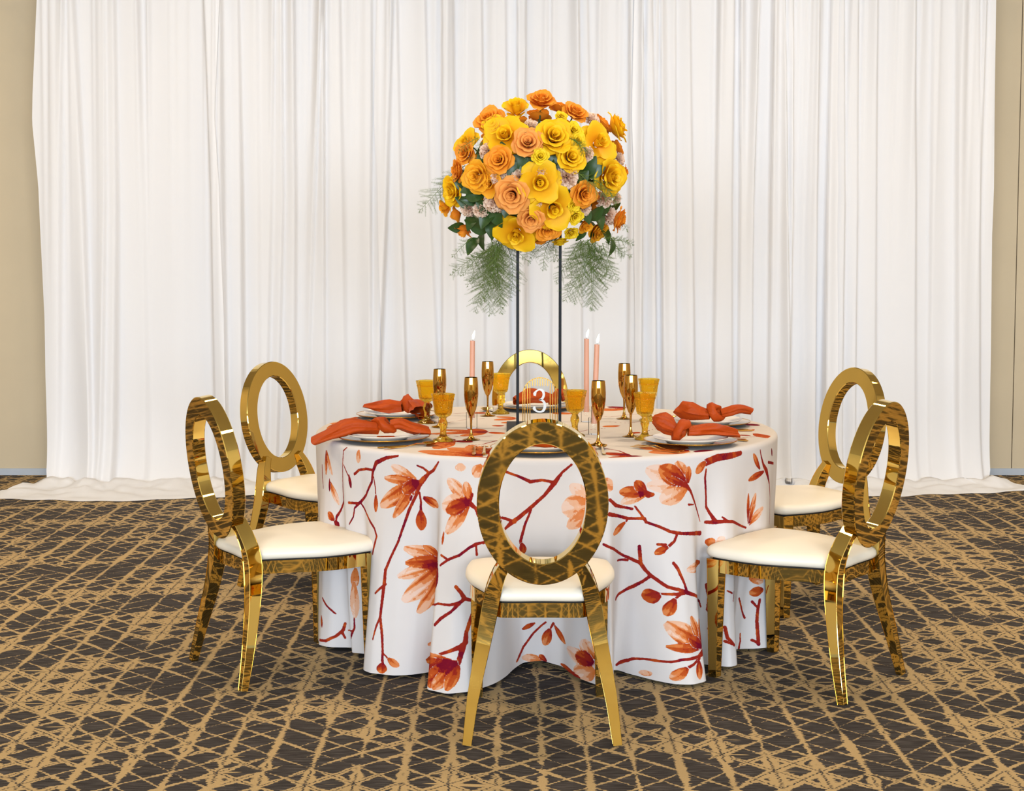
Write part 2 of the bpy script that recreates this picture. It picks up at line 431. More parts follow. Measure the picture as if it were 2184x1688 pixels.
FOLDS=[(-2.786,-2.832,-2.882,0.073,0.03,1),(-2.722,-2.683,-2.652,0.065,0.04,1),(-2.529,-2.546,-2.593,0.059,0.03,1),(-2.469,-2.479,-2.519,0.073,0.05,1),(-2.333,-2.322,-2.327,0.117,0.03,1),(-1.901,-1.870,-1.861,0.088,0.06,-1),(-1.814,-1.809,-1.796,0.041,0.03,1),(-1.713,-1.704,-1.708,0.059,0.05,1),(-1.598,-1.605,-1.619,0.088,0.02,1),(-1.491,-1.527,-1.575,0.059,0.03,1),(-1.440,-1.448,-1.501,0.035,0.04,1),(-1.367,-1.372,-1.398,0.044,0.05,1),(-1.192,-1.256,-1.325,0.035,0.03,1),(-1.180,-1.192,-1.207,0.044,0.04,1),(-1.088,-1.081,-1.074,0.088,0.025,1),(-0.892,-0.906,-0.912,0.059,0.03,1),(-0.762,-0.804,-0.882,0.053,0.05,1),(-0.733,-0.717,-0.676,0.047,0.04,1),(-0.560,-0.537,-0.469,0.059,0.03,1),(-0.445,-0.449,-0.455,0.035,0.05,-1),(-0.387,-0.382,-0.366,0.044,0.03,1),(-0.214,-0.202,-0.204,0.073,0.03,1),(-0.070,-0.056,-0.027,0.073,0.03,1),(0.016,0.020,0.026,0.029,0.05,-1),(0.060,0.061,0.056,0.029,0.04,1),(0.233,0.235,0.239,0.059,0.03,-1),(0.383,0.404,0.415,0.044,0.05,1),(0.440,0.468,0.489,0.059,0.02,1),(0.708,0.716,0.710,0.044,0.04,-1),(0.781,0.783,0.784,0.029,0.05,1),(0.838,0.861,0.887,0.035,0.03,1),(0.896,0.911,0.932,0.029,0.04,-1),(0.982,0.993,1.005,0.035,0.03,1),(1.069,1.094,1.123,0.053,0.04,1),(1.256,1.255,1.247,0.059,0.05,-1),(1.343,1.342,1.359,0.044,0.04,1),(1.386,1.400,1.403,0.029,0.04,-1),(1.496,1.473,1.477,0.035,0.05,1),(1.588,1.590,1.595,0.044,0.05,-1),(1.651,1.677,1.713,0.029,0.04,1),(1.703,1.715,1.713,0.035,0.05,1),(1.862,1.866,1.875,0.041,0.04,1),(1.948,1.939,1.934,0.047,0.06,-1),(2.020,2.041,2.037,0.041,0.05,1),(2.107,2.123,2.126,0.044,0.04,1),(2.222,2.239,2.259,0.059,0.04,1),(2.453,2.478,2.509,0.073,0.03,1),(2.582,2.594,2.613,0.059,0.02,-1),(2.727,2.755,2.789,0.059,0.03,-1),(2.856,2.886,2.916,0.053,0.02,1)]

# ---------------------------------------------------------------- white drapes on a pipe frame
from mathutils import noise as mnoise
LEFT_EDGE = [(-0.1, -2.90), (0.1, -2.932), (0.7, -2.942), (1.05, -2.94), (1.63, -2.959), (1.87, -2.965), (2.27, -2.996), (2.44, -2.989), (3.01, -2.95), (3.3, -2.94)]
RIGHT_EDGE = [(-0.1, 2.93), (0.1, 2.981), (0.4, 2.986), (0.84, 2.985), (1.57, 2.976), (1.87, 2.981), (2.44, 2.971), (3.01, 2.963), (3.3, 2.96)]
FRONT = [(-3.3, 3.12), (-3.1, 2.93), (-2.9, 2.86), (-2.2, 2.83), (-1.85, 2.95), (-1.18, 3.19), (0, 3.25), (1.0, 3.30), (1.77, 3.28), (2.1, 3.03), (2.3, 2.98), (2.56, 3.06), (3.0, 3.17), (3.3, 3.25)]
DRAPE_Y = 3.47
fold_a = np.array(FOLDS)
gather_rng = np.random.RandomState(5)
gathers = [(gather_rng.uniform(-2.95, 2.95), gather_rng.uniform(0.008, 0.022), gather_rng.uniform(0.006, 0.018)) for _ in range(90)]
waves = [(gather_rng.uniform(-2.95, 2.95), gather_rng.uniform(0.03, 0.10), gather_rng.uniform(-0.012, 0.012), gather_rng.uniform(-0.08, 0.08)) for _ in range(40)]
def drape_depth(x, z):
    d = np.zeros_like(x)
    zz = np.clip(z, 0, 3.2)
    for xt, xm, xb, w, dep, side in fold_a:
        xc = np.where(zz > 1.75, xm + (xt - xm) * (zz - 1.75) / 1.26, xb + (xm - xb) * (zz - 0.1) / 1.65)
        w_ = w * (1.25 - 0.17 * zz); s = (x - xc) / w_ * side
        d += 1.5 * dep * np.where(s < 0, np.exp(-(s / 1.3) ** 2), np.exp(-(s / 0.20) ** 2)) * (0.75 + 0.25 * np.sin(xm * 7 + zz * 1.3))
    for xc, w, a in gathers:
        d += a * np.exp(-((x - xc - 0.01 * zz) / w) ** 2) * np.clip((zz - 0.9) / 2.1, 0, 1) ** 1.3
    for xc, w, a, sl in waves:
        d += a * np.exp(-((x - xc - sl * (zz - 1.6) * 0.4) / w) ** 2)
    return d
def drape_panel(name, u0, u1, back, label):
    """u0, u1: panel sides as x at mid height; outermost sides follow the traced curtain edges"""
    n = int((u1 - u0) / 0.0075)
    zs = np.concatenate([np.linspace(3.22, 0.35, 60), np.linspace(0.33, 0.03, 14)])
    us = np.linspace(u0, u1, n)
    le = np.array(LEFT_EDGE); re_ = np.array(RIGHT_EDGE); fr = np.array(FRONT)
    rows = []
    span = lambda z: (np.interp(z, le[:, 0], le[:, 1]), np.interp(z, re_[:, 0], re_[:, 1]))
    for z in zs:
        a, b = span(z)
        x = a + (us + 2.965) / (2.965 + 2.98) * (b - a)
        d = drape_depth(x, np.full_like(x, z))
        sweep = 0.10 * np.exp(-z / 0.16)                       # the cloth kicks out towards the floor
        rows.append(np.stack([x, DRAPE_Y - d - sweep + back, np.full_like(x, z)], -1))
    base = rows[-1]
    K = 16
    for k in range(1, K + 1):
        t = k / K
        x = base[:, 0].copy()
        x -= 0.30 * t ** 0.7 * np.clip((-2.55 - x) / 0.40, 0, 1) ** 1.5
        x += 0.34 * t ** 0.7 * np.clip((x - 2.55) / 0.42, 0, 1) ** 1.5
        x += 0.03 * t * np.sin(x * 11 + t * 4)
        yf = np.interp(x, fr[:, 0], fr[:, 1]) + 0.022 * np.sin(x * 8.3) + 0.012 * np.sin(x * 23 + 1)
        y = base[:, 1] + (yf - base[:, 1]) * t ** 0.9
        h = np.array([mnoise.noise((xx * 5.5, yy * 9.0, 3.1)) + 0.6 * mnoise.noise((xx * 13, yy * 17, 7.7)) for xx, yy in zip(x, y)])
        z = 0.008 + np.maximum(0, 0.022 + 0.034 * h) * math.sin(math.pi * min(1, 0.35 + 0.65 * t)) * (1.15 - 0.5 * t)
        z = z + 0.03 * (1 - t) ** 3
        if k == K: z = np.full_like(z, 0.004)
        rows.append(np.stack([x, y + back * 0.3, z], -1))
    V = np.concatenate(rows); m = len(rows); n = len(us)
    F = [(r * n + i, r * n + i + 1, (r + 1) * n + i + 1, (r + 1) * n + i) for r in range(m - 1) for i in range(n - 1)]
    me = new_mesh(name, V, F, MAT['drape'])
    return tag(obj(name, me), label, 'drape', 'white drape panels on the pipe frame')
PB = [-2.965, -1.87, -0.804, 0.02, 0.783, 1.948, 2.98]
DL = ['leftmost white drape panel, its hem spilling out over the carpet on the left',
      'white drape panel behind the left-rear gold chair, second from the left',
      'white drape panel behind the left half of the table and the candle on the left',
      'white drape panel directly behind the tall flower arrangement and back gold chair',
      'white drape panel behind the right half of the table, third from the right end',
      'rightmost white drape panel, its hem puddled on the carpet behind the right chairs']
for k in range(6):
    drape_panel('white_drape', PB[k] - (0.05 if k else 0), PB[k + 1] + (0.05 if k < 5 else 0), 0.014 * (k % 2), DL[k])
frame_t = thing('drape_frame', 'white metal pipe frame holding up the white drapes', 'frame', (0, 3.62, 0))
for sx, x in ((-1, -2.90), (1, 2.88)):
    MB().lathe([(0, 0), (0.022, 0), (0.022, 3.24), (0, 3.24)], 16).obj('upright', MAT['pipe'], frame_t, (x, 0, 0))
    MB().box(x - 0.15, x + 0.15, -0.04, 0.2, 0, 0.006).obj('base_plate', MAT['steel'], frame_t, smooth=False)
MB().tube([(-2.99, -0.15, 3.235), (2.97, -0.15, 3.235)], 0.018, 12).obj('crossbar', MAT['pipe'], frame_t)
for x in (-2.90, 2.88): MB().box(x - 0.012, x + 0.012, -0.17, 0.01, 3.215, 3.252).obj('hook', MAT['steel'], frame_t, smooth=False)

# ---------------------------------------------------------------- table and printed cloth
TABLE_X, TABLE_Y, CLOTH_Z = 0.111, 0.0, 0.770
RIM_R, RIM_F, HEM_Z = 0.893, 0.018, 0.012
HEM = [(195,.875),(200,.915),(205,.935),(208,.905),(211,.83),(213.2,.815),(214.6,.875),(218,.845),(222,.80),(225,.90),(228,.965),
 (231,.982),(236,.96),(239,.905),(242,.82),(244.6,.86),(245.8,1.035),(251,1.065),(254.3,1.013),(256.8,.937),(258.6,.87),(259.8,.75),
 (262,.68),(268,.66),(273.5,.705),(275.4,.785),(277.8,.866),(280.7,.95),(282.2,.995),(283.6,.88),(286,.76),(288,.77),(290.5,.845),
 (292.6,.923),(294.7,.986),(297.8,1.02),(301.8,1.0),(304.5,.87),(308,.81),(310,.86),(312.3,.938),(315,.935),(319,.86),(323,.81),
 (327,.83),(329.5,.885),(332,.915),(336,.90),(342,.83),(349,.865),(355,.875),(362,.865),(368,.84),(376,.82),(384,.9),(392,.99),(400,.95),
 (407,.84),(414,.83),(421,.95),(430,1.0),(438,.93),(445,.82),(453,.86),(461,.97),(470,.95),(478,.84),(486,.84),(494,.95),(503,.99),
 (511,.9),(518,.82),(526,.83),(534,.86),(543,.87),(549,.85),(555,.875)]
def hem_radius(deg):
    """radius of the cloth's hem (m) for an array of angles in degrees"""
    grid = np.arange(0, 360, 0.1)
    hx = np.array([h[0] for h in HEM]); hy = np.array([h[1] for h in HEM])
    g = np.where(grid < 195, grid + 360, grid)
    v = np.interp(g, hx, hy)
    k = np.exp(-0.5 * (np.arange(-30, 31) / 6.0) ** 2); k /= k.sum()
    v = np.convolve(np.concatenate([v[-40:], v, v[:40]]), k, 'same')[40:-40]
    return np.interp(np.mod(deg, 360), np.append(grid, 360), np.append(v, v[0]))
S_RIM = RIM_R - RIM_F
S_DROP = S_RIM + RIM_F * np.pi / 2
DROP = CLOTH_Z - RIM_F - HEM_Z
def cloth_point(deg, s):
    """cloth position for angle (deg) and length s measured from the table's centre over the rim to the hem"""
    deg = np.asarray(deg, float); s = np.asarray(s, float)
    a = np.clip((s - S_RIM) / RIM_F, 0, np.pi / 2)
    r = np.minimum(s, S_RIM) + RIM_F * np.sin(a)
    z = CLOTH_Z - RIM_F * (1 - np.cos(a))
    t = np.clip((s - S_DROP) / DROP, 0, 1)
    hem = hem_radius(deg)
    r = r + (hem - RIM_R) * (0.35 * t + 0.65 * t ** 1.6)
    r = r + 0.006 * np.sin(np.radians(deg) * 23 + 5 * t) * t
    lift = np.clip(0.80 - hem, 0, 1) * 0.10
    z = z - t * (DROP - lift)
    q = np.radians(deg)
    return np.stack([TABLE_X + r * np.cos(q), TABLE_Y + r * np.sin(q), z], -1)
# printed magnolia branches on the skirt: B = branch (angle, length, half width), P = petal (base, tip, width, tone at base and tip)
PRINT = [
('B',[(244.9,0.906,0.003),(243.6,0.936,0.006),(242.4,0.948,0.006),(241.2,0.966,0.010),(239.8,0.990,0.012),(239.2,1.026,0.006),(237.6,1.077,0.006),(236.2,1.143,0.005),(235.3,1.188,0.005),(233.7,1.242,0.005),(232.5,1.290,0.006),(232.5,1.329,0.007),(232.3,1.386,0.006),(232.1,1.449,0.005),(232.8,1.515,0.005),(233.1,1.560,0.004),(233.2,1.605,0.005)]),
('B',[(242.4,0.945,0.005),(240.9,0.930,0.004),(239.4,0.924,0.003)]),
('B',[(232.8,1.338,0.005),(231.6,1.353,0.005),(230.2,1.374,0.004)]),
('B',[(232.1,1.449,0.004),(231.3,1.485,0.004),(230.7,1.530,0.003)]),
('B',[(233.2,1.572,0.003),(234.3,1.587,0.003)]),
('P',234.3,1.587,236.6,1.614,0.022,0.6,0.35),
('P',233.2,1.605,233.2,1.641,0.032,0.9,0.5),
('P',239.2,0.972,232.3,0.933,0.033,0.5,0),
('P',239.2,0.978,230.4,0.978,0.028,0.7,0.25),
('P',239.2,0.984,229.5,1.077,0.053,0.8,0.2),
('P',239.2,0.990,233.6,1.110,0.033,0.7,0.3),
('P',239.6,0.981,235.8,1.017,0.039,0.95,0.5),
('P',240.0,0.978,237.6,0.999,0.033,1,0.9),
('P',238.2,1.026,237.8,1.047,0.008,0.9,0.9),
('P',240.8,1.032,244.9,1.059,0.028,0.9,0.3),
('B',[(240.0,1.017,0.004),(240.3,1.047,0.004),(240.2,1.080,0.005)]),
('P',240.2,1.077,240.3,1.146,0.033,0.8,0.5),
('B',[(234.2,0.897,0.004),(230.7,0.909,0.007),(227.6,0.930,0.009),(226.5,0.963,0.007),(226.2,0.999,0.006),(223.7,1.050,0.006),(220.5,1.086,0.006),(218.7,1.107,0.004),(218.1,1.140,0.004),(216.4,1.170,0.003)]),
('B',[(219.3,0.984,0.006),(221.2,0.966,0.005),(224.1,0.957,0.005),(226.2,0.957,0.005)]),
('B',[(216.4,1.092,0.005),(218.7,1.089,0.005),(220.5,1.086,0.005)]),
('B',[(221.1,1.086,0.004),(223.2,1.116,0.006),(225.6,1.140,0.006),(227.8,1.158,0.005),(228.9,1.182,0.005),(228.2,1.215,0.006),(227.6,1.245,0.006)]),
('B',[(226.8,0.981,0.003),(227.6,1.020,0.003),(227.8,1.053,0.004)]),
('P',227.8,1.041,228.0,1.101,0.022,0.7,0.5),
('B',[(216.2,0.894,0.003),(214.8,0.909,0.003),(214.2,0.954,0.003),(213.4,1.047,0.004),(213.3,1.095,0.006),(211.3,1.131,0.005),(209.7,1.158,0.006),(209.4,1.176,0.004)]),
('B',[(214.7,0.960,0.003),(216.2,0.987,0.003),(217.2,1.002,0.004)]),
('P',216.9,0.990,217.7,1.038,0.017,0.9,0.9),
('P',208.9,1.173,206.6,1.149,0.028,0.8,0.5),
('P',208.9,1.176,210.3,1.194,0.020,0.95,0.95),
('P',207.6,1.035,210.9,1.113,0.028,0.6,0),
('P',207.2,1.023,207.3,1.071,0.013,0.9,0.9),
('P',204.6,0.924,205.1,1.014,0.028,0.9,0.3),
('P',204.9,0.924,208.7,1.008,0.022,0.6,0.1),
('B',[(201.2,0.987,0.005),(201.8,1.029,0.006),(203.2,1.068,0.003)]),
('P',221.4,0.894,220.9,0.942,0.025,0.4,0.15),
('P',246.0,1.242,236.6,1.209,0.042,0.7,0.15),
('P',246.0,1.242,240.4,1.200,0.025,0.8,0.4),
('P',246.2,1.251,235.5,1.308,0.044,0.75,0.05),
('P',246.0,1.257,236.7,1.392,0.058,0.8,0.05),
('P',246.0,1.263,239.4,1.434,0.042,0.8,0.2),
('P',246.2,1.257,246.0,1.323,0.017,0.9,0.9),
('P',246.2,1.248,237.0,1.260,0.039,0.95,0.5),
('P',246.2,1.251,239.7,1.269,0.039,1,0.8),
('B',[(246.9,1.245,0.004),(248.6,1.224,0.005),(251.1,1.206,0.005),(252.9,1.182,0.005),(254.2,1.170,0.006),(255.8,1.164,0.004)]),
('B',[(246.9,1.212,0.004),(248.6,1.224,0.004)]),
('B',[(254.2,1.173,0.003),(254.4,1.206,0.004)]),
('P',252.3,1.026,247.2,0.960,0.039,0.5,0.05),
('P',252.3,1.032,246.2,1.053,0.061,0.5,0),
('P',252.3,1.038,247.7,1.140,0.044,0.6,0.15),
('P',252.3,1.032,247.3,1.068,0.044,0.95,0.5),
('P',252.4,1.026,251.4,0.966,0.030,0.6,0.2),
('P',252.9,1.035,249.9,1.032,0.030,1,0.8),
('B',[(252.4,1.026,0.010),(252.9,1.008,0.007)]),
('B',[(252.4,1.035,0.010),(253.9,1.053,0.006),(254.4,1.080,0.003)]),
('P',250.1,0.906,250.1,0.933,0.036,0.2,0.1),
('P',255.0,0.909,253.2,0.948,0.039,0.5,0.2),
('P',247.1,1.134,246.9,1.179,0.008,0.6,0.6),
('P',253.5,1.242,253.1,1.287,0.012,0.8,0.8),
('B',[(250.8,1.308,0.006),(251.7,1.323,0.006),(252.6,1.347,0.007),(251.7,1.359,0.006),(249.8,1.368,0.005),(247.2,1.368,0.004),(241.9,1.407,0.003)]),
('B',[(252.6,1.347,0.007),(253.9,1.353,0.005)]),
('B',[(251.7,1.362,0.006),(250.2,1.389,0.005),(248.2,1.413,0.006),(246.9,1.437,0.005)]),
('B',[(254.2,1.383,0.004),(253.7,1.422,0.006),(253.2,1.458,0.006),(253.2,1.488,0.008),(252.4,1.500,0.009),(250.7,1.512,0.006),(248.6,1.527,0.005)]),
('B',[(252.9,1.500,0.008),(252.4,1.539,0.008),(252.0,1.575,0.007)]),
('P',252.2,1.545,240.8,1.545,0.033,0.6,0.3),
('P',252.2,1.551,240.6,1.605,0.061,0.9,0.5),
('P',252.2,1.554,246.2,1.629,0.061,0.95,0.5),
('P',252.0,1.560,247.7,1.638,0.039,0.8,0.3),
('P',252.3,1.557,250.7,1.635,0.033,0.8,0.4),
('P',252.2,1.551,248.1,1.572,0.044,1,0.9),
('B',[(205.1,1.470,0.004),(206.4,1.491,0.004),(207.9,1.506,0.004),(208.8,1.518,0.003)]),
('P',204.9,1.533,205.5,1.578,0.011,0.7,0.7),
('B',[(204.9,1.626,0.005),(207.0,1.623,0.006),(208.9,1.602,0.005),(210.0,1.578,0.005),(210.4,1.551,0.004)]),
('B',[(209.8,1.584,0.004),(210.2,1.608,0.003)]),
('P',217.9,1.326,216.9,1.401,0.033,0.5,0.3),
('P',217.1,1.377,216.6,1.512,0.033,0.4,0.1),
('B',[(216.4,1.512,0.003),(216.2,1.551,0.004),(214.9,1.590,0.005)]),
('B',[(210.9,1.578,0.003),(216.0,1.560,0.003)]),
('B',[(260.2,0.930,0.005),(262.9,0.945,0.005),(265.4,0.963,0.007),(267.9,0.957,0.005),(270.1,0.963,0.006)]),
('B',[(274.2,0.903,0.004),(272.2,0.930,0.005),(270.6,0.966,0.009),(268.4,1.011,0.006),(265.5,1.053,0.007),(262.6,1.092,0.008),(260.9,1.110,0.009),(259.8,1.125,0.005),(257.2,1.149,0.005),(255.6,1.167,0.005)]),
('B',[(259.2,1.086,0.005),(261.8,1.107,0.006)]),
('B',[(265.5,1.062,0.004),(264.1,1.113,0.005),(262.9,1.176,0.006),(263.4,1.206,0.009)]),
('P',263.2,1.182,263.6,1.221,0.024,0.9,0.6),
('P',278.1,1.020,273.9,0.972,0.042,0.2,0.05),
('P',278.6,1.041,272.2,1.059,0.076,0.5,0),
('P',278.1,1.056,273.6,1.125,0.042,0.5,0.2),
('P',282.8,0.993,281.2,0.951,0.035,0.3,0.3),
('B',[(268.8,1.485,0.004),(265.4,1.527,0.005),(262.4,1.581,0.005),(260.9,1.623,0.004)]),
('B',[(270.8,1.485,0.006),(270.0,1.506,0.004),(269.4,1.521,0.006)]),
('P',270.0,1.509,268.2,1.578,0.038,0.8,0.3),
('P',271.1,1.491,273.8,1.551,0.019,0.8,0.4),
('P',265.9,1.488,262.4,1.509,0.017,0.7,0.7),
('P',267.8,1.641,261.9,1.620,0.031,0.5,0.1),
('P',269.1,1.641,266.7,1.620,0.021,0.9,0.5),
('P',279.1,1.581,274.2,1.557,0.049,0.4,0),
('P',279.0,1.590,276.0,1.641,0.049,0.5,0.1),
('P',279.0,1.560,277.2,1.500,0.042,0.5,0.05),
('P',279.0,1.575,275.9,1.560,0.049,1,0.6),
('P',276.8,1.641,272.9,1.635,0.017,0.9,0.6),
('B',[(282.4,1.023,0.006),(283.9,1.044,0.007),(285.6,1.053,0.005),(288.0,1.062,0.005)]),
('B',[(282.3,1.071,0.008),(284.4,1.080,0.006),(287.1,1.095,0.006),(288.9,1.095,0.005),(290.7,1.095,0.006),(291.0,1.107,0.005),(293.6,1.122,0.005),(295.9,1.140,0.006),(298.4,1.149,0.006),(301.6,1.155,0.007),(305.9,1.167,0.009)]),
('B',[(288.6,1.053,0.004),(289.8,1.077,0.004),(290.9,1.101,0.005)]),
('B',[(287.1,1.098,0.004),(286.5,1.110,0.004),(285.9,1.116,0.004)]),
('P',286.6,1.107,283.2,1.143,0.022,0.7,0.3),
('B',[(297.4,1.149,0.005),(296.6,1.173,0.005),(295.1,1.191,0.006),(294.0,1.206,0.006)]),
('P',295.2,1.188,292.6,1.215,0.021,0.8,0.5),
('B',[(293.2,1.182,0.005),(294.8,1.182,0.004)]),
('P',300.6,0.984,290.7,0.927,0.061,0.4,0),
('P',300.8,0.993,291.0,0.981,0.044,0.4,0),
('P',300.8,0.996,293.9,1.035,0.061,0.5,0.05),
('P',300.8,0.981,298.2,0.909,0.050,0.7,0.2),
('P',300.6,0.984,293.9,0.924,0.061,0.85,0.45),
('P',301.1,0.984,301.6,0.927,0.025,0.8,0.4),
('P',300.9,0.990,297.1,0.969,0.028,1,0.7),
('P',300.8,0.993,295.5,0.957,0.022,0.9,0.6),
('B',[(300.4,0.990,0.012),(301.6,1.008,0.006),(302.4,1.032,0.005),(303.6,1.068,0.004),(304.8,1.101,0.003),(305.6,1.125,0.002)]),
('B',[(300.9,1.056,0.004),(302.6,1.059,0.003)]),
('P',290.9,1.014,285.1,1.038,0.031,0.5,0),
('P',290.9,1.008,284.7,0.999,0.036,0.8,0.4),
('P',290.9,1.008,288.3,0.966,0.033,0.9,0.5),
('P',290.7,1.008,289.1,1.008,0.028,1,1),
('B',[(290.6,1.005,0.010),(291.4,1.014,0.012),(292.4,1.014,0.007)]),
('B',[(304.6,0.936,0.010),(306.6,0.921,0.014),(310.2,0.909,0.014),(314.9,0.909,0.012),(318.8,0.906,0.009)]),
('P',306.6,0.918,303.6,0.954,0.028,0.6,0.4),
('B',[(306.8,0.945,0.004),(306.6,0.975,0.006),(307.2,1.035,0.005),(307.5,1.077,0.006),(309.0,1.107,0.006),(310.2,1.134,0.009),(308.7,1.134,0.007),(307.5,1.131,0.006)]),
('B',[(310.2,1.134,0.008),(312.0,1.134,0.006),(315.0,1.140,0.006),(319.6,1.164,0.005),(324.0,1.185,0.004)]),
('B',[(311.7,1.119,0.004),(313.1,1.134,0.004)]),
('B',[(328.4,0.912,0.004),(329.1,0.936,0.005),(330.4,0.969,0.008),(332.7,0.999,0.014),(335.1,1.047,0.006),(336.3,1.098,0.005),(336.6,1.155,0.005),(336.1,1.197,0.005)]),
('P',328.6,0.981,324.6,0.918,0.023,0.8,0.4),
('P',330.8,0.993,323.1,1.011,0.023,0.8,0.5),
('P',324.8,1.173,327.1,1.065,0.031,0.8,0.2),
('P',325.1,1.176,330.4,1.122,0.028,0.6,0.1),
('P',324.6,1.164,323.7,1.059,0.017,0.9,0.5),
('P',325.1,1.173,326.4,1.107,0.019,0.9,0.4),
('P',307.9,1.200,310.4,1.209,0.028,0.6,0.3),
('P',310.4,1.209,312.1,1.188,0.022,0.2,0),
('B',[(333.9,0.966,0.006),(340.6,0.984,0.005)]),
('P',336.9,0.921,338.1,0.951,0.017,0.95,0.95),
('B',[(280.9,1.170,0.005),(282.9,1.185,0.005),(286.5,1.224,0.005),(288.4,1.236,0.006),(290.2,1.248,0.007),(291.1,1.272,0.006),(291.9,1.287,0.006),(293.2,1.305,0.006),(294.6,1.323,0.006),(296.6,1.332,0.006),(298.4,1.344,0.008),(300.8,1.359,0.006),(307.4,1.413,0.005),(308.1,1.434,0.003)]),
('B',[(284.9,1.236,0.004),(287.7,1.242,0.005)]),
('B',[(290.2,1.248,0.006),(290.1,1.221,0.006),(289.9,1.191,0.006)]),
('B',[(291.9,1.290,0.005),(290.7,1.311,0.005),(289.1,1.332,0.006),(287.1,1.356,0.005),(285.1,1.371,0.008)]),
('B',[(296.1,1.245,0.006),(296.9,1.263,0.006),(297.4,1.284,0.006),(298.2,1.314,0.005),(298.6,1.338,0.006)]),
('B',[(293.2,1.347,0.004),(295.5,1.347,0.005),(297.9,1.347,0.006)]),
('P',293.4,1.350,290.6,1.365,0.044,0.9,0.5),
('B',[(297.4,1.347,0.004),(295.9,1.362,0.004)]),
('P',295.9,1.362,294.0,1.419,0.034,0.8,0.4),
('P',306.4,1.269,299.1,1.272,0.031,0.7,0.1),
('P',301.2,1.524,293.9,1.443,0.061,0.8,0.1),
('P',301.6,1.533,293.9,1.521,0.028,0.8,0.4),
('P',301.6,1.527,299.2,1.425,0.028,0.8,0.3),
('P',301.6,1.527,301.8,1.440,0.022,0.9,0.4),
('P',301.6,1.533,298.2,1.494,0.033,1,0.6),
('B',[(301.5,1.551,0.012),(300.1,1.560,0.006),(296.4,1.563,0.005),(294.3,1.572,0.004),(292.5,1.575,0.005),(291.0,1.578,0.004),(289.6,1.587,0.005),(288.1,1.608,0.006),(287.1,1.623,0.005)]),
('B',[(300.4,1.566,0.005),(298.6,1.581,0.005),(297.1,1.590,0.005)]),
('P',297.3,1.590,294.3,1.629,0.031,0.7,0.3),
('P',300.1,1.572,299.7,1.632,0.025,0.9,0.3),
('P',291.6,1.635,291.1,1.617,0.025,0.4,0.1),
('B',[(309.1,1.356,0.009),(309.6,1.398,0.007),(309.6,1.446,0.008)]),
('B',[(309.8,1.512,0.005),(310.4,1.521,0.004)]),
('B',[(312.4,1.377,0.003),(314.1,1.389,0.004)]),
('B',[(324.1,1.446,0.005),(325.4,1.479,0.005),(327.3,1.527,0.004)]),
('B',[(315.0,1.386,0.003),(314.4,1.419,0.003)]),
('B',[(311.9,1.503,0.005),(312.3,1.542,0.006),(314.2,1.572,0.006)]),
('B',[(326.9,1.641,0.004),(327.0,1.614,0.003),(326.7,1.584,0.003)]),
('B',[(311.9,1.554,0.005),(313.5,1.566,0.005)]),
('P',331.1,1.428,327.6,1.434,0.033,0.7,0.5),
('B',[(330.1,1.464,0.006),(329.7,1.500,0.006),(329.6,1.542,0.006),(329.9,1.599,0.006),(330.0,1.629,0.006)]),
('B',[(328.4,1.467,0.005),(329.4,1.488,0.004)]),
('B',[(328.9,1.611,0.005),(329.9,1.623,0.005)]),
('P',327.1,1.377,331.1,1.398,0.028,0.5,0.2)]
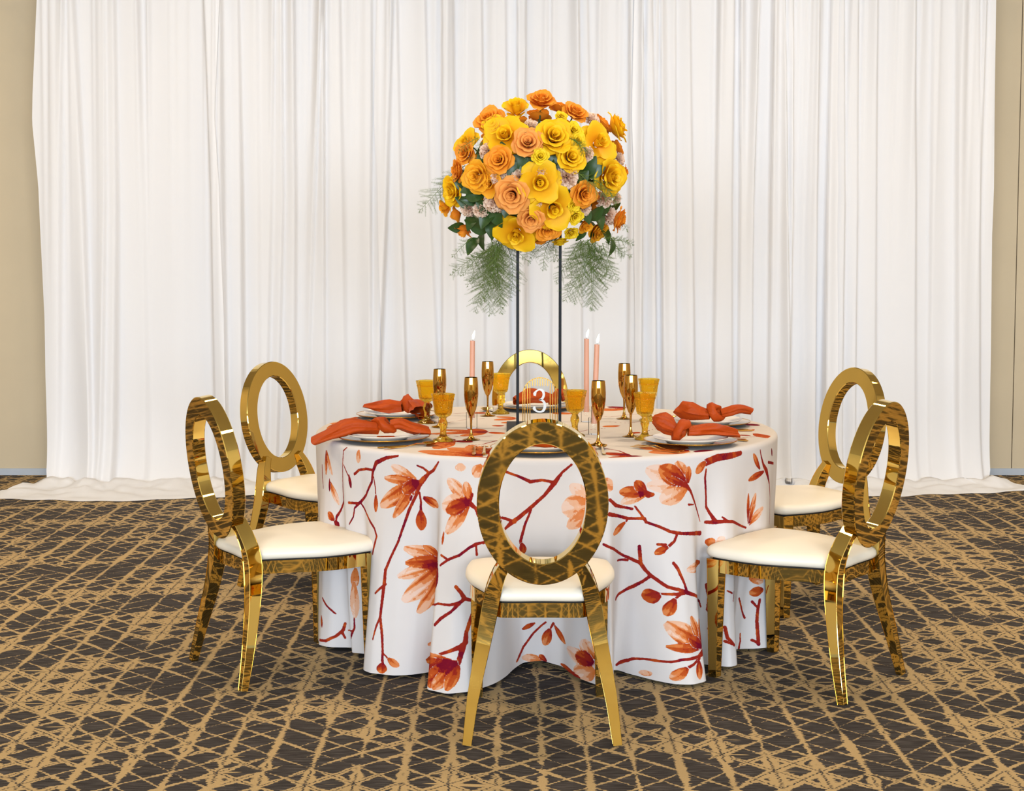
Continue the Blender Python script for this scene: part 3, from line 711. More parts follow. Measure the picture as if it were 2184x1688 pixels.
PRINT_TOP = [
('P',-0.805,0.327,-0.836,-0.259,0.050,0.5,0.3),
('P',-0.807,0.257,-0.847,-0.036,0.040,0.55,0.35),
('P',-0.763,0.206,-0.857,0.123,0.060,0.45,0.3),
('P',-0.795,0.327,-0.826,0.257,0.050,0.95,0.8),
('P',-0.777,0.123,-0.813,-0.371,0.050,0.5,0.3),
('P',-0.756,0.327,-0.832,0.398,0.040,0.5,0.3),
('P',-0.234,-0.142,-0.408,-0.067,0.060,0.55,0.3),
('P',-0.234,-0.142,-0.445,-0.201,0.060,0.6,0.3),
('P',-0.234,-0.157,-0.319,-0.273,0.060,0.5,0.3),
('P',-0.231,-0.127,-0.300,-0.020,0.050,0.6,0.35),
('P',-0.225,-0.127,-0.278,-0.157,0.050,0.95,0.75),
('P',-0.216,-0.142,-0.162,-0.201,0.050,0.6,0.3),
('P',-0.344,-0.399,-0.447,-0.466,0.060,0.6,0.3),
('P',-0.343,-0.412,-0.425,-0.570,0.070,0.5,0.3),
('P',-0.340,-0.399,-0.386,-0.344,0.040,0.95,0.7),
('P',-0.332,-0.399,-0.279,-0.452,0.050,0.9,0.7),
('P',-0.347,-0.439,-0.396,-0.633,0.060,0.5,0.3),
('P',-0.230,-0.801,-0.451,-0.682,0.100,0.55,0.25),
('P',-0.230,-0.812,-0.451,-0.801,0.100,0.5,0.3),
('P',-0.229,-0.824,-0.352,-0.903,0.090,0.5,0.35),
('P',-0.234,-0.754,-0.349,-0.595,0.080,0.5,0.25),
('P',-0.222,-0.777,-0.277,-0.531,0.070,0.5,0.25),
('P',-0.230,-0.801,-0.295,-0.754,0.060,0.9,0.6),
('P',-0.221,-0.835,-0.258,-0.925,0.070,0.7,0.4),
('P',-0.215,-0.754,-0.176,-0.595,0.070,0.7,0.4),
('P',-0.116,0.327,-0.203,0.257,0.060,0.5,0.3),
('P',-0.116,0.344,-0.195,0.398,0.050,0.5,0.3),
('P',-0.164,0.075,-0.210,0.059,0.050,0.7,0.4),
('P',-0.121,0.206,-0.173,0.156,0.040,0.5,0.3),
('P',0.372,0.758,0.296,0.799,0.070,0.9,0.8),
('P',0.361,0.738,0.270,0.621,0.070,0.5,0.3),
('P',0.292,0.075,0.229,0.027,0.050,0.5,0.3),
('P',0.318,0.718,0.233,0.679,0.050,0.5,0.3),
('P',0.267,-0.812,0.185,-0.730,0.060,0.8,0.5),
('P',0.266,-0.824,0.191,-0.881,0.060,0.6,0.4),
('P',0.265,-0.835,0.209,-1.023,0.050,0.8,0.6),
('P',0.275,-0.801,0.303,-0.881,0.050,0.9,0.8),
('P',0.260,-0.801,0.231,-0.754,0.040,0.95,0.9),
('P',0.479,-0.682,0.317,-0.595,0.090,0.5,0.3),
('P',0.478,-0.694,0.337,-0.730,0.100,0.45,0.25),
('P',0.477,-0.633,0.383,-0.505,0.080,0.5,0.3),
('P',0.479,-0.682,0.401,-0.657,0.050,0.9,0.5),
('P',0.492,-0.706,0.591,-0.694,0.080,0.95,0.8),
('P',0.478,-0.754,0.416,-0.812,0.060,0.5,0.3),
('P',0.796,0.091,0.851,0.107,0.070,0.9,0.85),
('P',0.801,-0.051,0.737,-0.112,0.060,0.45,0.3),
('P',0.758,-0.259,0.718,-0.230,0.030,0.8,0.7),
('P',0.787,-0.187,0.816,-0.330,0.050,0.6,0.4),
('P',-0.438,0.173,-0.468,0.206,0.040,0.8,0.6),
('P',0.351,-0.142,0.317,-0.187,0.040,0.6,0.4),
('P',0.033,-0.947,0.001,-1.002,0.050,0.6,0.4),
('P',-0.529,0.123,-0.558,0.011,0.050,0.6,0.4),
('P',-0.083,-0.259,-0.153,-0.330,0.080,0.6,0.4),
('P',0.108,-0.657,0.081,-0.531,0.080,0.6,0.3),
('P',-0.236,0.526,-0.317,0.563,0.060,0.6,0.3),
('P',0.045,0.563,0.113,0.489,0.070,0.6,0.3),
('P',0.548,0.206,0.498,0.275,0.060,0.6,0.3),
('P',-0.402,0.659,-0.461,0.621,0.060,0.6,0.3),
('B',[(-0.576,-0.230,0.0030),(-0.508,-0.187,0.0040),(-0.418,-0.216,0.0040),(-0.291,-0.316,0.0040),(-0.206,-0.259,0.0030)]),
('B',[(-0.436,0.123,0.0030),(-0.391,0.173,0.0040),(-0.328,0.275,0.0040),(-0.233,0.327,0.0030)]),
('B',[(-0.530,-0.595,0.0040),(-0.617,-0.718,0.0040),(-0.672,-0.801,0.0040)]),
('B',[(-0.074,-1.002,0.0040),(-0.120,-0.947,0.0030)]),
('B',[(0.139,-0.371,0.0030),(0.265,-0.288,0.0040),(0.325,-0.201,0.0040),(0.429,-0.036,0.0030)]),
('B',[(0.244,0.206,0.0030),(0.335,0.156,0.0030),(0.418,0.240,0.0030)]),
('B',[(0.443,-0.259,0.0030),(0.565,-0.399,0.0030),(0.677,-0.330,0.0040),(0.771,-0.288,0.0040)]),
('B',[(0.177,-0.595,0.0030),(0.237,-0.682,0.0040),(0.267,-0.801,0.0050),(0.348,-0.870,0.0040),(0.438,-0.892,0.0030)]),
('B',[(-0.187,-0.399,0.0040),(-0.236,-0.505,0.0040),(-0.285,-0.531,0.0030)]),
('B',[(-0.507,0.380,0.0030),(-0.415,0.489,0.0040),(-0.297,0.563,0.0030)]),
('B',[(0.143,0.489,0.0030),(0.275,0.380,0.0030),(0.381,0.489,0.0040),(0.529,0.563,0.0030)]),
('B',[(-0.717,0.123,0.0030),(-0.632,0.011,0.0030),(-0.561,0.043,0.0030)]),
('B',[(0.040,-0.259,0.0040),(0.154,-0.082,0.0040),(0.230,-0.020,0.0030)])]
tb = thing('round_table', 'round banquet table hidden under the floral cloth', 'table', (TABLE_X, TABLE_Y, 0))
MB().lathe([(0, 0.74), (0.868, 0.74), (0.876, 0.746), (0.876, 0.758), (0.868, 0.764), (0, 0.764)], 96).obj('tabletop', MAT['wood'], tb)
for a in (45, 135, 225, 315):
    x, y = 0.42 * math.cos(R(a)), 0.42 * math.sin(R(a))
    MB().tube([(x, y, 0.74), (x * 1.02, y * 1.02, 0.4), (x * 1.06, y * 1.06, 0.0)], 0.015, 12).obj('leg', MAT['steel'], tb)
for s in (-1, 1): MB().tube([(-0.30, s * 0.30, 0.3), (0.30, s * 0.30, 0.3)], 0.01, 10).obj('stretcher', MAT['steel'], tb)

def build_tablecloth():
    deg = np.concatenate([np.linspace(180, 368, 1300, endpoint=False), np.linspace(8, 180, 300, endpoint=False) + 360])
    n = len(deg)
    s = np.concatenate([np.linspace(0.012, S_RIM, 80), np.linspace(S_RIM + 0.005, S_DROP, 6), np.linspace(S_DROP + 0.004, S_DROP + DROP, 200)])
    DEG, S = np.meshgrid(deg, s)
    V = cloth_point(DEG, S).reshape(-1, 3)
    m = len(s)
    idx = np.arange(n); nxt = (idx + 1) % n
    quads = np.concatenate([np.stack([k * n + idx, (k + 1) * n + idx, (k + 1) * n + nxt, k * n + nxt], -1) for k in range(m - 1)])
    me = bpy.data.meshes.new('tablecloth')
    nv = len(V) + 1
    me.vertices.add(nv)
    VV = np.concatenate([V, [[TABLE_X, TABLE_Y, CLOTH_Z]]])
    me.vertices.foreach_set('co', VV.astype(np.float32).ravel())
    tris = np.stack([np.full(n, nv - 1), idx, nxt], -1)
    loops = np.concatenate([quads.ravel(), tris.ravel()]).astype(np.int32)
    starts = np.concatenate([np.arange(len(quads)) * 4, len(quads) * 4 + np.arange(n) * 3]).astype(np.int32)
    me.loops.add(len(loops)); me.loops.foreach_set('vertex_index', loops)
    me.polygons.add(len(starts)); me.polygons.foreach_set('loop_start', starts)
    me.update(calc_edges=True); me.validate()
    me.polygons.foreach_set('use_smooth', np.ones(len(me.polygons), bool))
    # the print: distance to the nearest printed shape and its tone, in cloth coordinates
    A = np.append(DEG.ravel(), 0.0); S_ = np.append(S.ravel(), 0.0)
    AR = 0.0160                                                   # metres of arc per degree on the skirt
    ca, sa = A * AR, S_
    px, py = S_ * np.cos(np.radians(A)), S_ * np.sin(np.radians(A))
    ink = np.full(nv, 0.05); tone = np.full(nv, 0.5)
    on_top = S_ <= S_RIM + 0.004
    def stamp(sel, d, tn, gap=0.0014):
        """carve a thin gap in earlier shapes, then add this one"""
        cur = ink[sel]
        cut = np.maximum(cur, -(d - gap))
        tone[sel] = np.where(d < cut, tn, tone[sel])
        ink[sel] = np.minimum(cut, d)
    def petal(X, Y, sel0, ax, ay, bx, by, w, t0, t1):
        L = math.hypot(bx - ax, by - ay) + 1e-6; pad = w + 0.02
        sel = np.nonzero(sel0 & (X > min(ax, bx) - pad) & (X < max(ax, bx) + pad) & (Y > min(ay, by) - pad) & (Y < max(ay, by) + pad))[0]
        if not len(sel): return
        ux, uy = (bx - ax) / L, (by - ay) / L
        q = ((X[sel] - ax) * ux + (Y[sel] - ay) * uy) / L
        c = (X[sel] - ax) * -uy + (Y[sel] - ay) * ux
        qq = np.clip(q, 0, 1)
        half = 0.57 * w * (np.sin(np.pi * np.clip(0.06 + 0.9 * qq ** 1.2, 0, 1)) ** 0.7)
        d = np.abs(c) - half
        d = np.maximum(d, np.maximum(-q, q - 1) * L)
        cw = c / max(w, 1e-3); ph = ax * 37 + by * 23
        front = qq + (0.20 * np.sin(cw * 9 + ph) + 0.13 * np.sin(cw * 21 + ph * 2)) * (0.3 + qq)
        tn = t0 + (t1 - t0) * np.clip(front * 1.15 - 0.05, 0, 1)
        stamp(sel, d, tn, -0.02 if t0 >= 0.95 and t1 >= 0.65 else 0.0014)
    def branch(X, Y, sel0, pts):
        best = None
        x0 = min(p[0] for p in pts) - 0.03; x1 = max(p[0] for p in pts) + 0.03; y0 = min(p[1] for p in pts) - 0.03; y1 = max(p[1] for p in pts) + 0.03
        sel = np.nonzero(sel0 & (X > x0) & (X < x1) & (Y > y0) & (Y < y1))[0]
        if not len(sel): return
        d = np.full(len(sel), 1.0)
        for (ax, ay, aw), (bx, by, bw) in zip(pts, pts[1:]):
            l2 = (bx - ax) ** 2 + (by - ay) ** 2 + 1e-9
            t = np.clip(((X[sel] - ax) * (bx - ax) + (Y[sel] - ay) * (by - ay)) / l2, 0, 1)
            e = np.hypot(X[sel] - ax - t * (bx - ax), Y[sel] - ay - t * (by - ay)) - 0.95 * (aw + t * (bw - aw))
            d = np.minimum(d, e)
        wob = 0.07 + 0.09 * np.sin(X[sel] * 43 + Y[sel] * 35) + 0.05 * np.sin(X[sel] * 140 - Y[sel] * 90)
        cur = ink[sel]
        tone[sel] = np.where(d < cur, 0.74 + wob, tone[sel]); ink[sel] = np.minimum(cur, d)
    side = S_ > S_RIM - 0.02
    for it in PRINT:
        if it[0] == 'B': branch(ca, sa, side, [(a * AR, b, w) for a, b, w in it[1]])
        else:
            _, a0, b0, a1, b1, w, t0, t1 = it
            petal(ca, sa, side, a0 * AR, b0, a1 * AR, b1, w, t0, t1)
    for it in PRINT_TOP:
        if it[0] == 'B': branch(px, py, on_top, it[1])
        else: petal(px, py, on_top, *it[1:6], it[6] + 0.06, it[7] + 0.12)
    # print on the parts of the skirt that the table hides from here: sprigs at random
    rg = np.random.RandomState(4)
    back_side = side & ((np.mod(A, 360) < 172) | (np.mod(A, 360) > 368))
    AB = np.where(np.mod(A, 360) < 180, np.mod(A, 360) + 360, np.mod(A, 360)) * AR
    for _ in range(34):
        a = rg.uniform(372, 528) * AR; b = rg.uniform(S_DROP + 0.05, S_DROP + DROP - 0.05); an = rg.uniform(0, 6.28)
        for k in range(5):
            q = an + (k - 2) * 0.38; L = rg.uniform(0.06, 0.10)
            petal(AB, sa, back_side, a, b, a + L * math.cos(q), b + L * math.sin(q), rg.uniform(0.025, 0.045), 0.9, rg.uniform(0, 0.4))
        pts = [(a, b, 0.006)]
        for k in range(5): pts.append((pts[-1][0] - 0.05 * math.cos(an + rg.uniform(-.5, .5)), pts[-1][1] - 0.05 * math.sin(an + rg.uniform(-.5, .5)), 0.005))
        branch(AB, sa, back_side, pts)
    for nm, arr in (('ink', ink), ('tone', tone)):
        at = me.attributes.new(nm, 'FLOAT', 'POINT'); at.data.foreach_set('value', arr.astype(np.float32))
    at = me.attributes.new('cloth', 'FLOAT_VECTOR', 'POINT')
    cv = np.stack([np.where(on_top, px, ca), np.where(on_top, py, sa), np.zeros(nv)], -1)
    at.data.foreach_set('vector', cv.astype(np.float32).ravel())
    me.materials.append(MAT['cloth'])
    return tag(obj('tablecloth', me), 'white floor-length tablecloth printed with orange magnolia branches on the round table', 'tablecloth')
build_tablecloth()

# ---------------------------------------------------------------- gold oval-back chairs
def rect_ring(c, t, side, w, d, bev=0.07):
    """rectangular cross-section (w along side, d across) perpendicular to tangent t"""
    t = Vector(t).normalized(); s = Vector(side); s = (s - t * s.dot(t)).normalized(); f = t.cross(s)
    out = []
    for a, b in ((-1, -1), (1, -1), (1, 1), (-1, 1)):
        for e in ((0, 1), (1, 0)) if a * b < 0 else ((1, 0), (0, 1)):
            out.append(Vector(c) + s * (a * w / 2 * (1 - bev * e[0] * min(1, d / w))) + f * (b * d / 2 * (1 - bev * e[1] * min(1, w / d))))
    return out
def bar(pts, side, sizes):
    """a bar swept along pts; sizes: (w, d) per point"""
    rings = []
    for k, p in enumerate(pts):
        t = Vector(pts[min(k + 1, len(pts) - 1)]) - Vector(pts[max(k - 1, 0)])
        rings.append(rect_ring(p, t, side, *sizes[k]))
    return MB().loft(rings)
def spline(pts, n):
    P = np.array(pts, float); k = len(P)
    d = np.concatenate([[0], np.cumsum(np.linalg.norm(np.diff(P[:, :3], axis=0), axis=1))]); out = []
    M_ = np.zeros_like(P)
    for i in range(k):
        a, b = max(i - 1, 0), min(i + 1, k - 1); M_[i] = (P[b] - P[a]) / (d[b] - d[a])
    for q in np.linspace(0, d[-1], n):
        i = min(int(np.searchsorted(d, q, 'right')) - 1, k - 2); h = d[i + 1] - d[i]; t = (q - d[i]) / h
        out.append((2 * t**3 - 3 * t**2 + 1) * P[i] + (t**3 - 2 * t**2 + t) * h * M_[i] + (-2 * t**3 + 3 * t**2) * P[i + 1] + (t**3 - t**2) * h * M_[i + 1])
    return np.array(out)
SEAT_HALF = [(0.000, 0.062), (0.125, 0.062), (0.142, 0.085), (0.158, 0.14), (0.185, 0.21), (0.213, 0.28), (0.226, 0.35), (0.226, 0.43), (0.216, 0.50), (0.195, 0.516), (0.10, 0.528), (0.0, 0.532)]
def seat_outline(grow=0.0, n=40):
    h = spline([(x, y, 0) for x, y in SEAT_HALF], n)[:, :2]
    cx, cy = 0.0, 0.30
    pts = [(x, y) for x, y in h] + [(-x, y) for x, y in h[-2:0:-1]]
    out = []
    m = len(pts)
    for i in range(m):
        (x0, y0), (x1, y1) = pts[i - 1], pts[(i + 1) % m]
        nx, ny = (y1 - y0), -(x1 - x0); l = math.hypot(nx, ny) or 1
        out.append((pts[i][0] + nx / l * grow, pts[i][1] + ny / l * grow))
    return out
def make_chair():
    t = thing('oval_back_chair', '', 'chair')
    # ring back
    RA, RB, RI_A, RI_B, TH = 0.1915, 0.247, 0.1265, 0.182, 0.046
    N = 96; tilt = R(8.0)
    def ringpt(a, ra, rb, off):
        x, z = ra * math.sin(a), rb * math.cos(a)
        return (x, 0.002 - math.sin(tilt) * (z + RB * 0.0) + math.cos(tilt) * off, 0.7235 + math.cos(tilt) * z + math.sin(tilt) * off)
    e = 0.0025
    prof = [(RA - e, RB - e, -TH / 2), (RA, RB, -TH / 2 + e), (RA, RB, TH / 2 - e), (RA - e, RB - e, TH / 2), (RI_A + e, RI_B + e, TH / 2), (RI_A, RI_B, TH / 2 - e), (RI_A, RI_B, -TH / 2 + e), (RI_A + e, RI_B + e, -TH / 2)]
    rings = [[ringpt(2 * math.pi * i / N, *p) for p in prof] for i in range(N)]
    mb = MB(); n = len(prof)
    mb.add([p for r in rings for p in r], [(i * n + k, i * n + (k + 1) % n, ((i + 1) % N) * n + (k + 1) % n, ((i + 1) % N) * n + k) for i in range(N) for k in range(n)])
    mb.obj('oval_back', MAT['gold'], t, angle=30)
    # rear legs running up into posts that carry the ring
    for s in (-1, 1):
        P = spline([(s * 0.222, 0.0, 0.0, .027, .024), (s * 0.205, 0.028, 0.13, .035, .032), (s * 0.176, 0.058, 0.28, .044, .042), (s * 0.156, 0.070, 0.385, .050, .050),
                    (s * 0.145, 0.068, 0.445, .047, .050), (s * 0.126, 0.054, 0.505, .038, .048), (s * 0.100, 0.040, 0.553, .030, .044)], 22)
        bar([p[:3] for p in P], (1, 0, 0), [(p[3], p[4]) for p in P]).obj('rear_leg', MAT['gold'], t, angle=40)
        Q = [(s * 0.198, 0.488, 0.41, .052, .050), (s * 0.199, 0.488, 0.34, .048, .046), (s * 0.203, 0.488, 0.0, .033, .031)]
        bar([p[:3] for p in Q], (1, 0, 0), [(p[3], p[4]) for p in Q]).obj('front_leg', MAT['gold'], t, angle=40)
    # seat rail
    o1, o0 = seat_outline(-0.004), seat_outline(-0.026); m = len(o1)
    rail = MB().add([(x, y, 0.366) for x, y in o1] + [(x, y, 0.410) for x, y in o1] + [(x, y, 0.410) for x, y in o0] + [(x, y, 0.366) for x, y in o0],
                    [(a * m + i, a * m + (i + 1) % m, ((a + 1) % 4) * m + (i + 1) % m, ((a + 1) % 4) * m + i) for a in range(4) for i in range(m)])
    rail.obj('seat_rail', MAT['gold'], t, angle=40)
    bo = seat_outline(-0.012)
    MB().prism(bo, 0.392, 0.416).obj('seat_board', MAT['seat_base'], t, smooth=False)
    # cushion
    lay = []
    for g, z in ((-0.010, 0.414), (0.004, 0.418), (0.010, 0.428), (0.009, 0.440), (0.001, 0.450)): lay.append([(x, y, z) for x, y in seat_outline(g)])
    edge = seat_outline(0.001); cx, cy = 0.0, 0.30
    for q in (0.93, 0.84, 0.7, 0.52, 0.32, 0.12):
        lay.append([(cx + (x - cx) * q, cy + (y - cy) * q, 0.450 + 0.026 * (1 - q ** 3.2)) for x, y in edge])
    MB().loft(lay, cap=True).obj('cushion', MAT['seat'], t, angle=60)
    return t
def yaw(deg): return R(deg - 90)          # chair local +Y faces the table
CHAIRS = [((0.068, -1.470), 90.0, 'gold oval-back chair nearest the camera, seen from behind in front of the table'),
          ((-1.036, -0.745), 33.5, 'gold oval-back chair at the left front of the table, seen side on'),
          ((1.182, -0.905), 141.0, 'gold oval-back chair at the right front of the table, overlapping another'),
          ((-1.082, 0.805), -34.0, 'gold oval-back chair at the left rear of the table, its back ring facing us'),
          ((1.417, 0.465), 206.0, 'gold oval-back chair at the right rear, partly hidden by the chair before it'),
          ((0.070, 1.640), 270.0, 'gold oval-back chair behind the table, only its ring showing past the black poles')]
proto = make_chair()
for k, ((x, y), a, lab) in enumerate(CHAIRS):
    c = proto if k == 0 else copy_tree(proto)
    c.location = (x, y, 0); c.rotation_euler = (0, 0, yaw(a))
    tag(c, lab, 'chair', 'gold chairs around the table')
FLOWERS=[('full','O',0.089,-0.128,2.026,0.07,-0.62,0.78,0.055),
('bud','Y',-0.006,-0.167,1.995,-0.15,-0.70,0.70,0.051),
('full','O',0.216,-0.139,1.979,0.36,-0.65,0.67,0.049),
('full','O',0.159,-0.055,2.003,0.26,0.31,0.92,0.039),
('full','O',0.082,-0.075,1.971,0.07,0.35,0.94,0.046),
('full','O',-0.106,-0.169,1.949,-0.38,-0.71,0.59,0.060),
('full','Y',-0.092,-0.201,1.925,-0.34,-0.82,0.46,0.043),
('open','Y',-0.047,-0.248,1.886,-0.23,-0.90,0.36,0.077),
('full','O',0.010,-0.082,1.943,-0.16,0.37,0.91,0.039),
('full','Y',0.134,-0.261,1.877,0.17,-0.93,0.34,0.073),
('full','P',0.038,-0.280,1.855,-0.04,-0.96,0.28,0.060),
('full','Y',0.195,-0.265,1.803,0.31,-0.94,0.16,0.060),
('full','O',-0.068,-0.273,1.792,-0.27,-0.95,0.13,0.055),
('full','L',0.083,-0.294,1.804,0.06,-0.99,0.16,0.033),
('full','L',0.208,-0.216,1.905,0.34,-0.85,0.41,0.036),
('full','L',0.223,-0.229,1.867,0.37,-0.87,0.31,0.033),
('full','L',0.163,-0.192,1.960,0.24,-0.80,0.55,0.023),
('open','Y',-0.196,-0.148,1.870,-0.60,-0.69,0.40,0.049),
('full','O',-0.196,-0.174,1.823,-0.59,-0.78,0.20,0.046),
('full','O',-0.224,-0.150,1.760,-0.95,-0.32,0.00,0.046),
('full','A',-0.149,-0.229,1.734,-0.47,-0.88,-0.02,0.062),
('open','A',-0.108,-0.252,1.706,-0.37,-0.93,-0.08,0.046),
('full','Y',-0.243,-0.092,1.687,-0.76,-0.63,-0.17,0.060),
('bud','A',-0.280,0.000,1.627,-0.81,-0.47,-0.33,0.034),
('bud','O',-0.238,0.000,1.599,-0.89,0.35,-0.31,0.031),
('bud','O',-0.207,0.000,1.538,-0.48,-0.08,-0.87,0.038),
('open','Y',0.081,-0.296,1.709,0.05,-1.00,-0.07,0.073),
('full','P',-0.020,-0.277,1.665,-0.17,-0.97,-0.18,0.068),
('full','O',0.246,-0.227,1.670,0.43,-0.89,-0.18,0.053),
('open','Y',0.132,-0.254,1.616,0.17,-0.94,-0.31,0.077),
('full','P',0.050,-0.239,1.579,-0.02,-0.91,-0.41,0.052),
('full','O',0.112,-0.196,1.541,0.13,-0.84,-0.53,0.052),
('open','Y',-0.006,-0.167,1.521,-0.16,-0.79,-0.59,0.075),
('full','O',0.085,-0.056,1.512,0.11,0.50,-0.86,0.040),
('full','O',-0.031,-0.076,1.575,-0.47,0.60,-0.65,0.040),
('full','L',0.211,-0.232,1.632,0.35,-0.90,-0.27,0.027),
('full','L',0.215,-0.197,1.588,0.37,-0.84,-0.40,0.033),
('full','L',0.204,-0.128,1.527,0.36,-0.71,-0.60,0.029),
('full','L',0.162,-0.101,1.497,0.19,-0.20,-0.96,0.031),
('full','A',0.313,0.000,1.538,0.63,-0.50,-0.60,0.051),
('bud','A',0.258,-0.111,1.552,0.50,-0.68,-0.54,0.031),
('full','O',0.391,0.000,1.582,0.95,-0.08,-0.31,0.053),
('full','Y',0.348,-0.138,1.736,0.70,-0.72,-0.03,0.075),
('open','Y',0.308,-0.158,1.867,0.59,-0.75,0.32,0.072),
('full','Y',0.381,0.000,1.934,0.92,-0.08,0.38,0.065),
('full','O',0.321,-0.021,1.943,0.65,0.29,0.70,0.046),
('full','O',0.413,0.000,1.763,1.00,-0.09,0.05,0.029),
('full','L',0.355,-0.101,1.844,0.73,-0.64,0.26,0.029),
('full','O',0.384,0.000,1.857,0.83,0.30,0.47,0.033),
('full','O',-0.160,-0.078,1.786,-0.81,0.43,0.39,0.039),
('full','O',0.293,-0.059,1.633,0.87,0.43,-0.24,0.033),
('open','L',-0.127,-0.080,1.671,-0.85,0.52,-0.09,0.033)]
CARN=[(-0.076,-0.253,1.733,-0.33,-0.94,-0.06,0.029),
(-0.090,-0.222,1.641,-0.37,-0.88,-0.32,0.040),
(0.185,-0.255,1.732,0.31,-0.95,-0.06,0.040),
(0.251,-0.179,1.615,0.49,-0.78,-0.40,0.027),
(0.360,0.000,1.590,0.77,-0.38,-0.51,0.033),
(0.393,0.000,1.813,0.91,-0.40,0.13,0.029),
(0.333,-0.115,1.653,0.72,-0.62,-0.32,0.031),
(0.385,0.000,1.660,0.86,-0.39,-0.32,0.022),
(0.284,-0.092,1.956,0.60,-0.55,0.57,0.031),
(0.047,-0.229,1.920,-0.03,-0.89,0.45,0.027),
(-0.114,-0.225,1.830,-0.43,-0.88,0.20,0.031),
(-0.193,-0.114,1.615,-0.66,-0.61,-0.43,0.028),
(-0.142,-0.169,1.610,-0.51,-0.75,-0.42,0.028),
(0.068,-0.256,1.640,0.03,-0.95,-0.31,0.024),
(0.004,-0.274,1.729,-0.13,-0.99,-0.06,0.026),
(0.089,-0.277,1.763,0.08,-1.00,0.03,0.031),
(0.257,-0.211,1.820,0.50,-0.85,0.18,0.028)]
LEAVES=[(-0.149,-0.096,1.561,-1.20,0.15,0.107),
(-0.077,-0.179,1.586,0.30,-1.00,0.084),
(-0.174,0.000,1.479,-0.70,-0.90,0.079),
(-0.135,0.000,1.501,-0.10,-1.00,0.079),
(-0.094,-0.127,1.544,-0.20,-1.00,0.084),
(-0.235,0.000,1.551,-1.00,-0.20,0.067),
(-0.153,-0.181,1.672,1.00,0.30,0.090),
(0.004,-0.253,1.786,0.20,1.00,0.107),
(0.143,-0.248,1.773,0.30,1.00,0.079),
(0.187,-0.226,1.678,-0.30,-0.80,0.079),
(0.295,-0.116,1.604,0.70,0.40,0.084),
(0.364,0.000,1.476,0.00,-1.00,0.073),
(0.240,-0.075,1.528,-0.30,-1.00,0.067),
(-0.049,-0.243,1.754,-0.50,0.70,0.090),
(0.121,-0.250,1.796,0.20,1.00,0.079),
(0.031,-0.257,1.759,-0.20,1.00,0.079),
(-0.126,-0.180,1.629,-0.70,0.40,0.079),
(-0.039,-0.216,1.622,-0.20,-0.60,0.079),
(0.159,-0.240,1.701,0.50,0.50,0.079),
(0.330,0.000,1.568,0.60,0.20,0.067),
(-0.181,-0.148,1.652,-0.80,0.00,0.067),
(0.255,-0.150,1.597,0.30,-0.50,0.079),
(0.057,-0.255,1.796,0.00,1.00,0.090),
(-0.017,-0.251,1.759,-0.60,0.40,0.090),
(0.111,-0.243,1.669,0.30,0.40,0.067),
(0.324,-0.094,1.621,0.60,0.30,0.084),
(0.306,-0.069,1.580,0.40,-0.60,0.090),
(0.369,0.000,1.629,0.80,0.20,0.067),
(0.285,0.000,1.540,0.20,-1.00,0.084),
(0.266,-0.197,1.773,0.50,0.60,0.090),
(0.331,-0.137,1.804,0.70,0.20,0.079),
(-0.174,-0.171,1.694,-0.70,-0.20,0.084),
(-0.198,-0.126,1.647,-0.80,0.20,0.079),
(-0.171,-0.090,1.577,-0.50,-0.70,0.090),
(-0.213,-0.136,1.712,-0.80,0.40,0.067),
(-0.125,-0.212,1.777,-0.50,0.70,0.090),
(-0.092,-0.214,1.847,-0.40,0.90,0.079),
(0.235,-0.214,1.724,0.40,0.40,0.084),
(0.164,-0.237,1.818,0.30,0.70,0.079),
(0.341,0.000,1.524,0.50,-0.80,0.079),
(-0.049,-0.235,1.824,-0.30,0.80,0.079),
(0.291,-0.180,1.758,0.80,0.30,0.079),
(-0.115,-0.157,1.586,-0.40,-0.60,0.095),
(0.020,-0.225,1.617,-0.20,0.50,0.079),
(0.101,-0.213,1.596,0.20,0.60,0.079)]
FERNS=[(-0.078,-0.050,1.501,-0.106,-0.050,1.212),
(-0.096,0.020,1.496,-0.164,0.020,1.220),
(-0.056,-0.020,1.501,-0.062,-0.020,1.216),
(-0.107,0.050,1.474,-0.198,0.050,1.321),
(-0.051,0.060,1.502,-0.028,0.060,1.276),
(-0.083,-0.100,1.489,-0.128,-0.100,1.269),
(-0.128,-0.040,1.462,-0.218,-0.040,1.362),
(-0.040,0.000,1.490,0.050,0.000,1.412),
(0.135,0.020,1.513,0.101,0.020,1.384),
(0.147,0.060,1.508,0.142,0.060,1.417),
(0.247,0.020,1.501,0.191,0.020,1.305),
(0.271,-0.050,1.501,0.217,-0.050,1.257),
(0.302,0.000,1.496,0.292,0.000,1.227),
(0.344,0.040,1.496,0.446,0.040,1.434),
(0.328,-0.030,1.490,0.385,-0.030,1.345),
(0.288,0.060,1.496,0.346,0.060,1.304),
(0.352,0.000,1.501,0.448,0.000,1.485),
(0.253,-0.080,1.500,0.204,-0.080,1.379),
(-0.201,-0.020,1.789,-0.379,-0.020,1.612),
(-0.197,0.040,1.782,-0.332,0.040,1.642),
(-0.146,-0.200,1.880,-0.222,-0.200,1.826),
(-0.125,-0.200,1.869,-0.168,-0.200,1.757),
(0.190,-0.270,1.874,0.264,-0.270,1.816),
(0.217,-0.250,1.754,0.341,-0.250,1.648),
(0.206,-0.270,1.869,0.243,-0.270,1.806),
(0.274,-0.200,1.730,0.371,-0.200,1.634),
(-0.174,0.000,1.512,-0.252,0.000,1.434),
(0.397,0.000,1.602,0.428,0.000,1.535)]

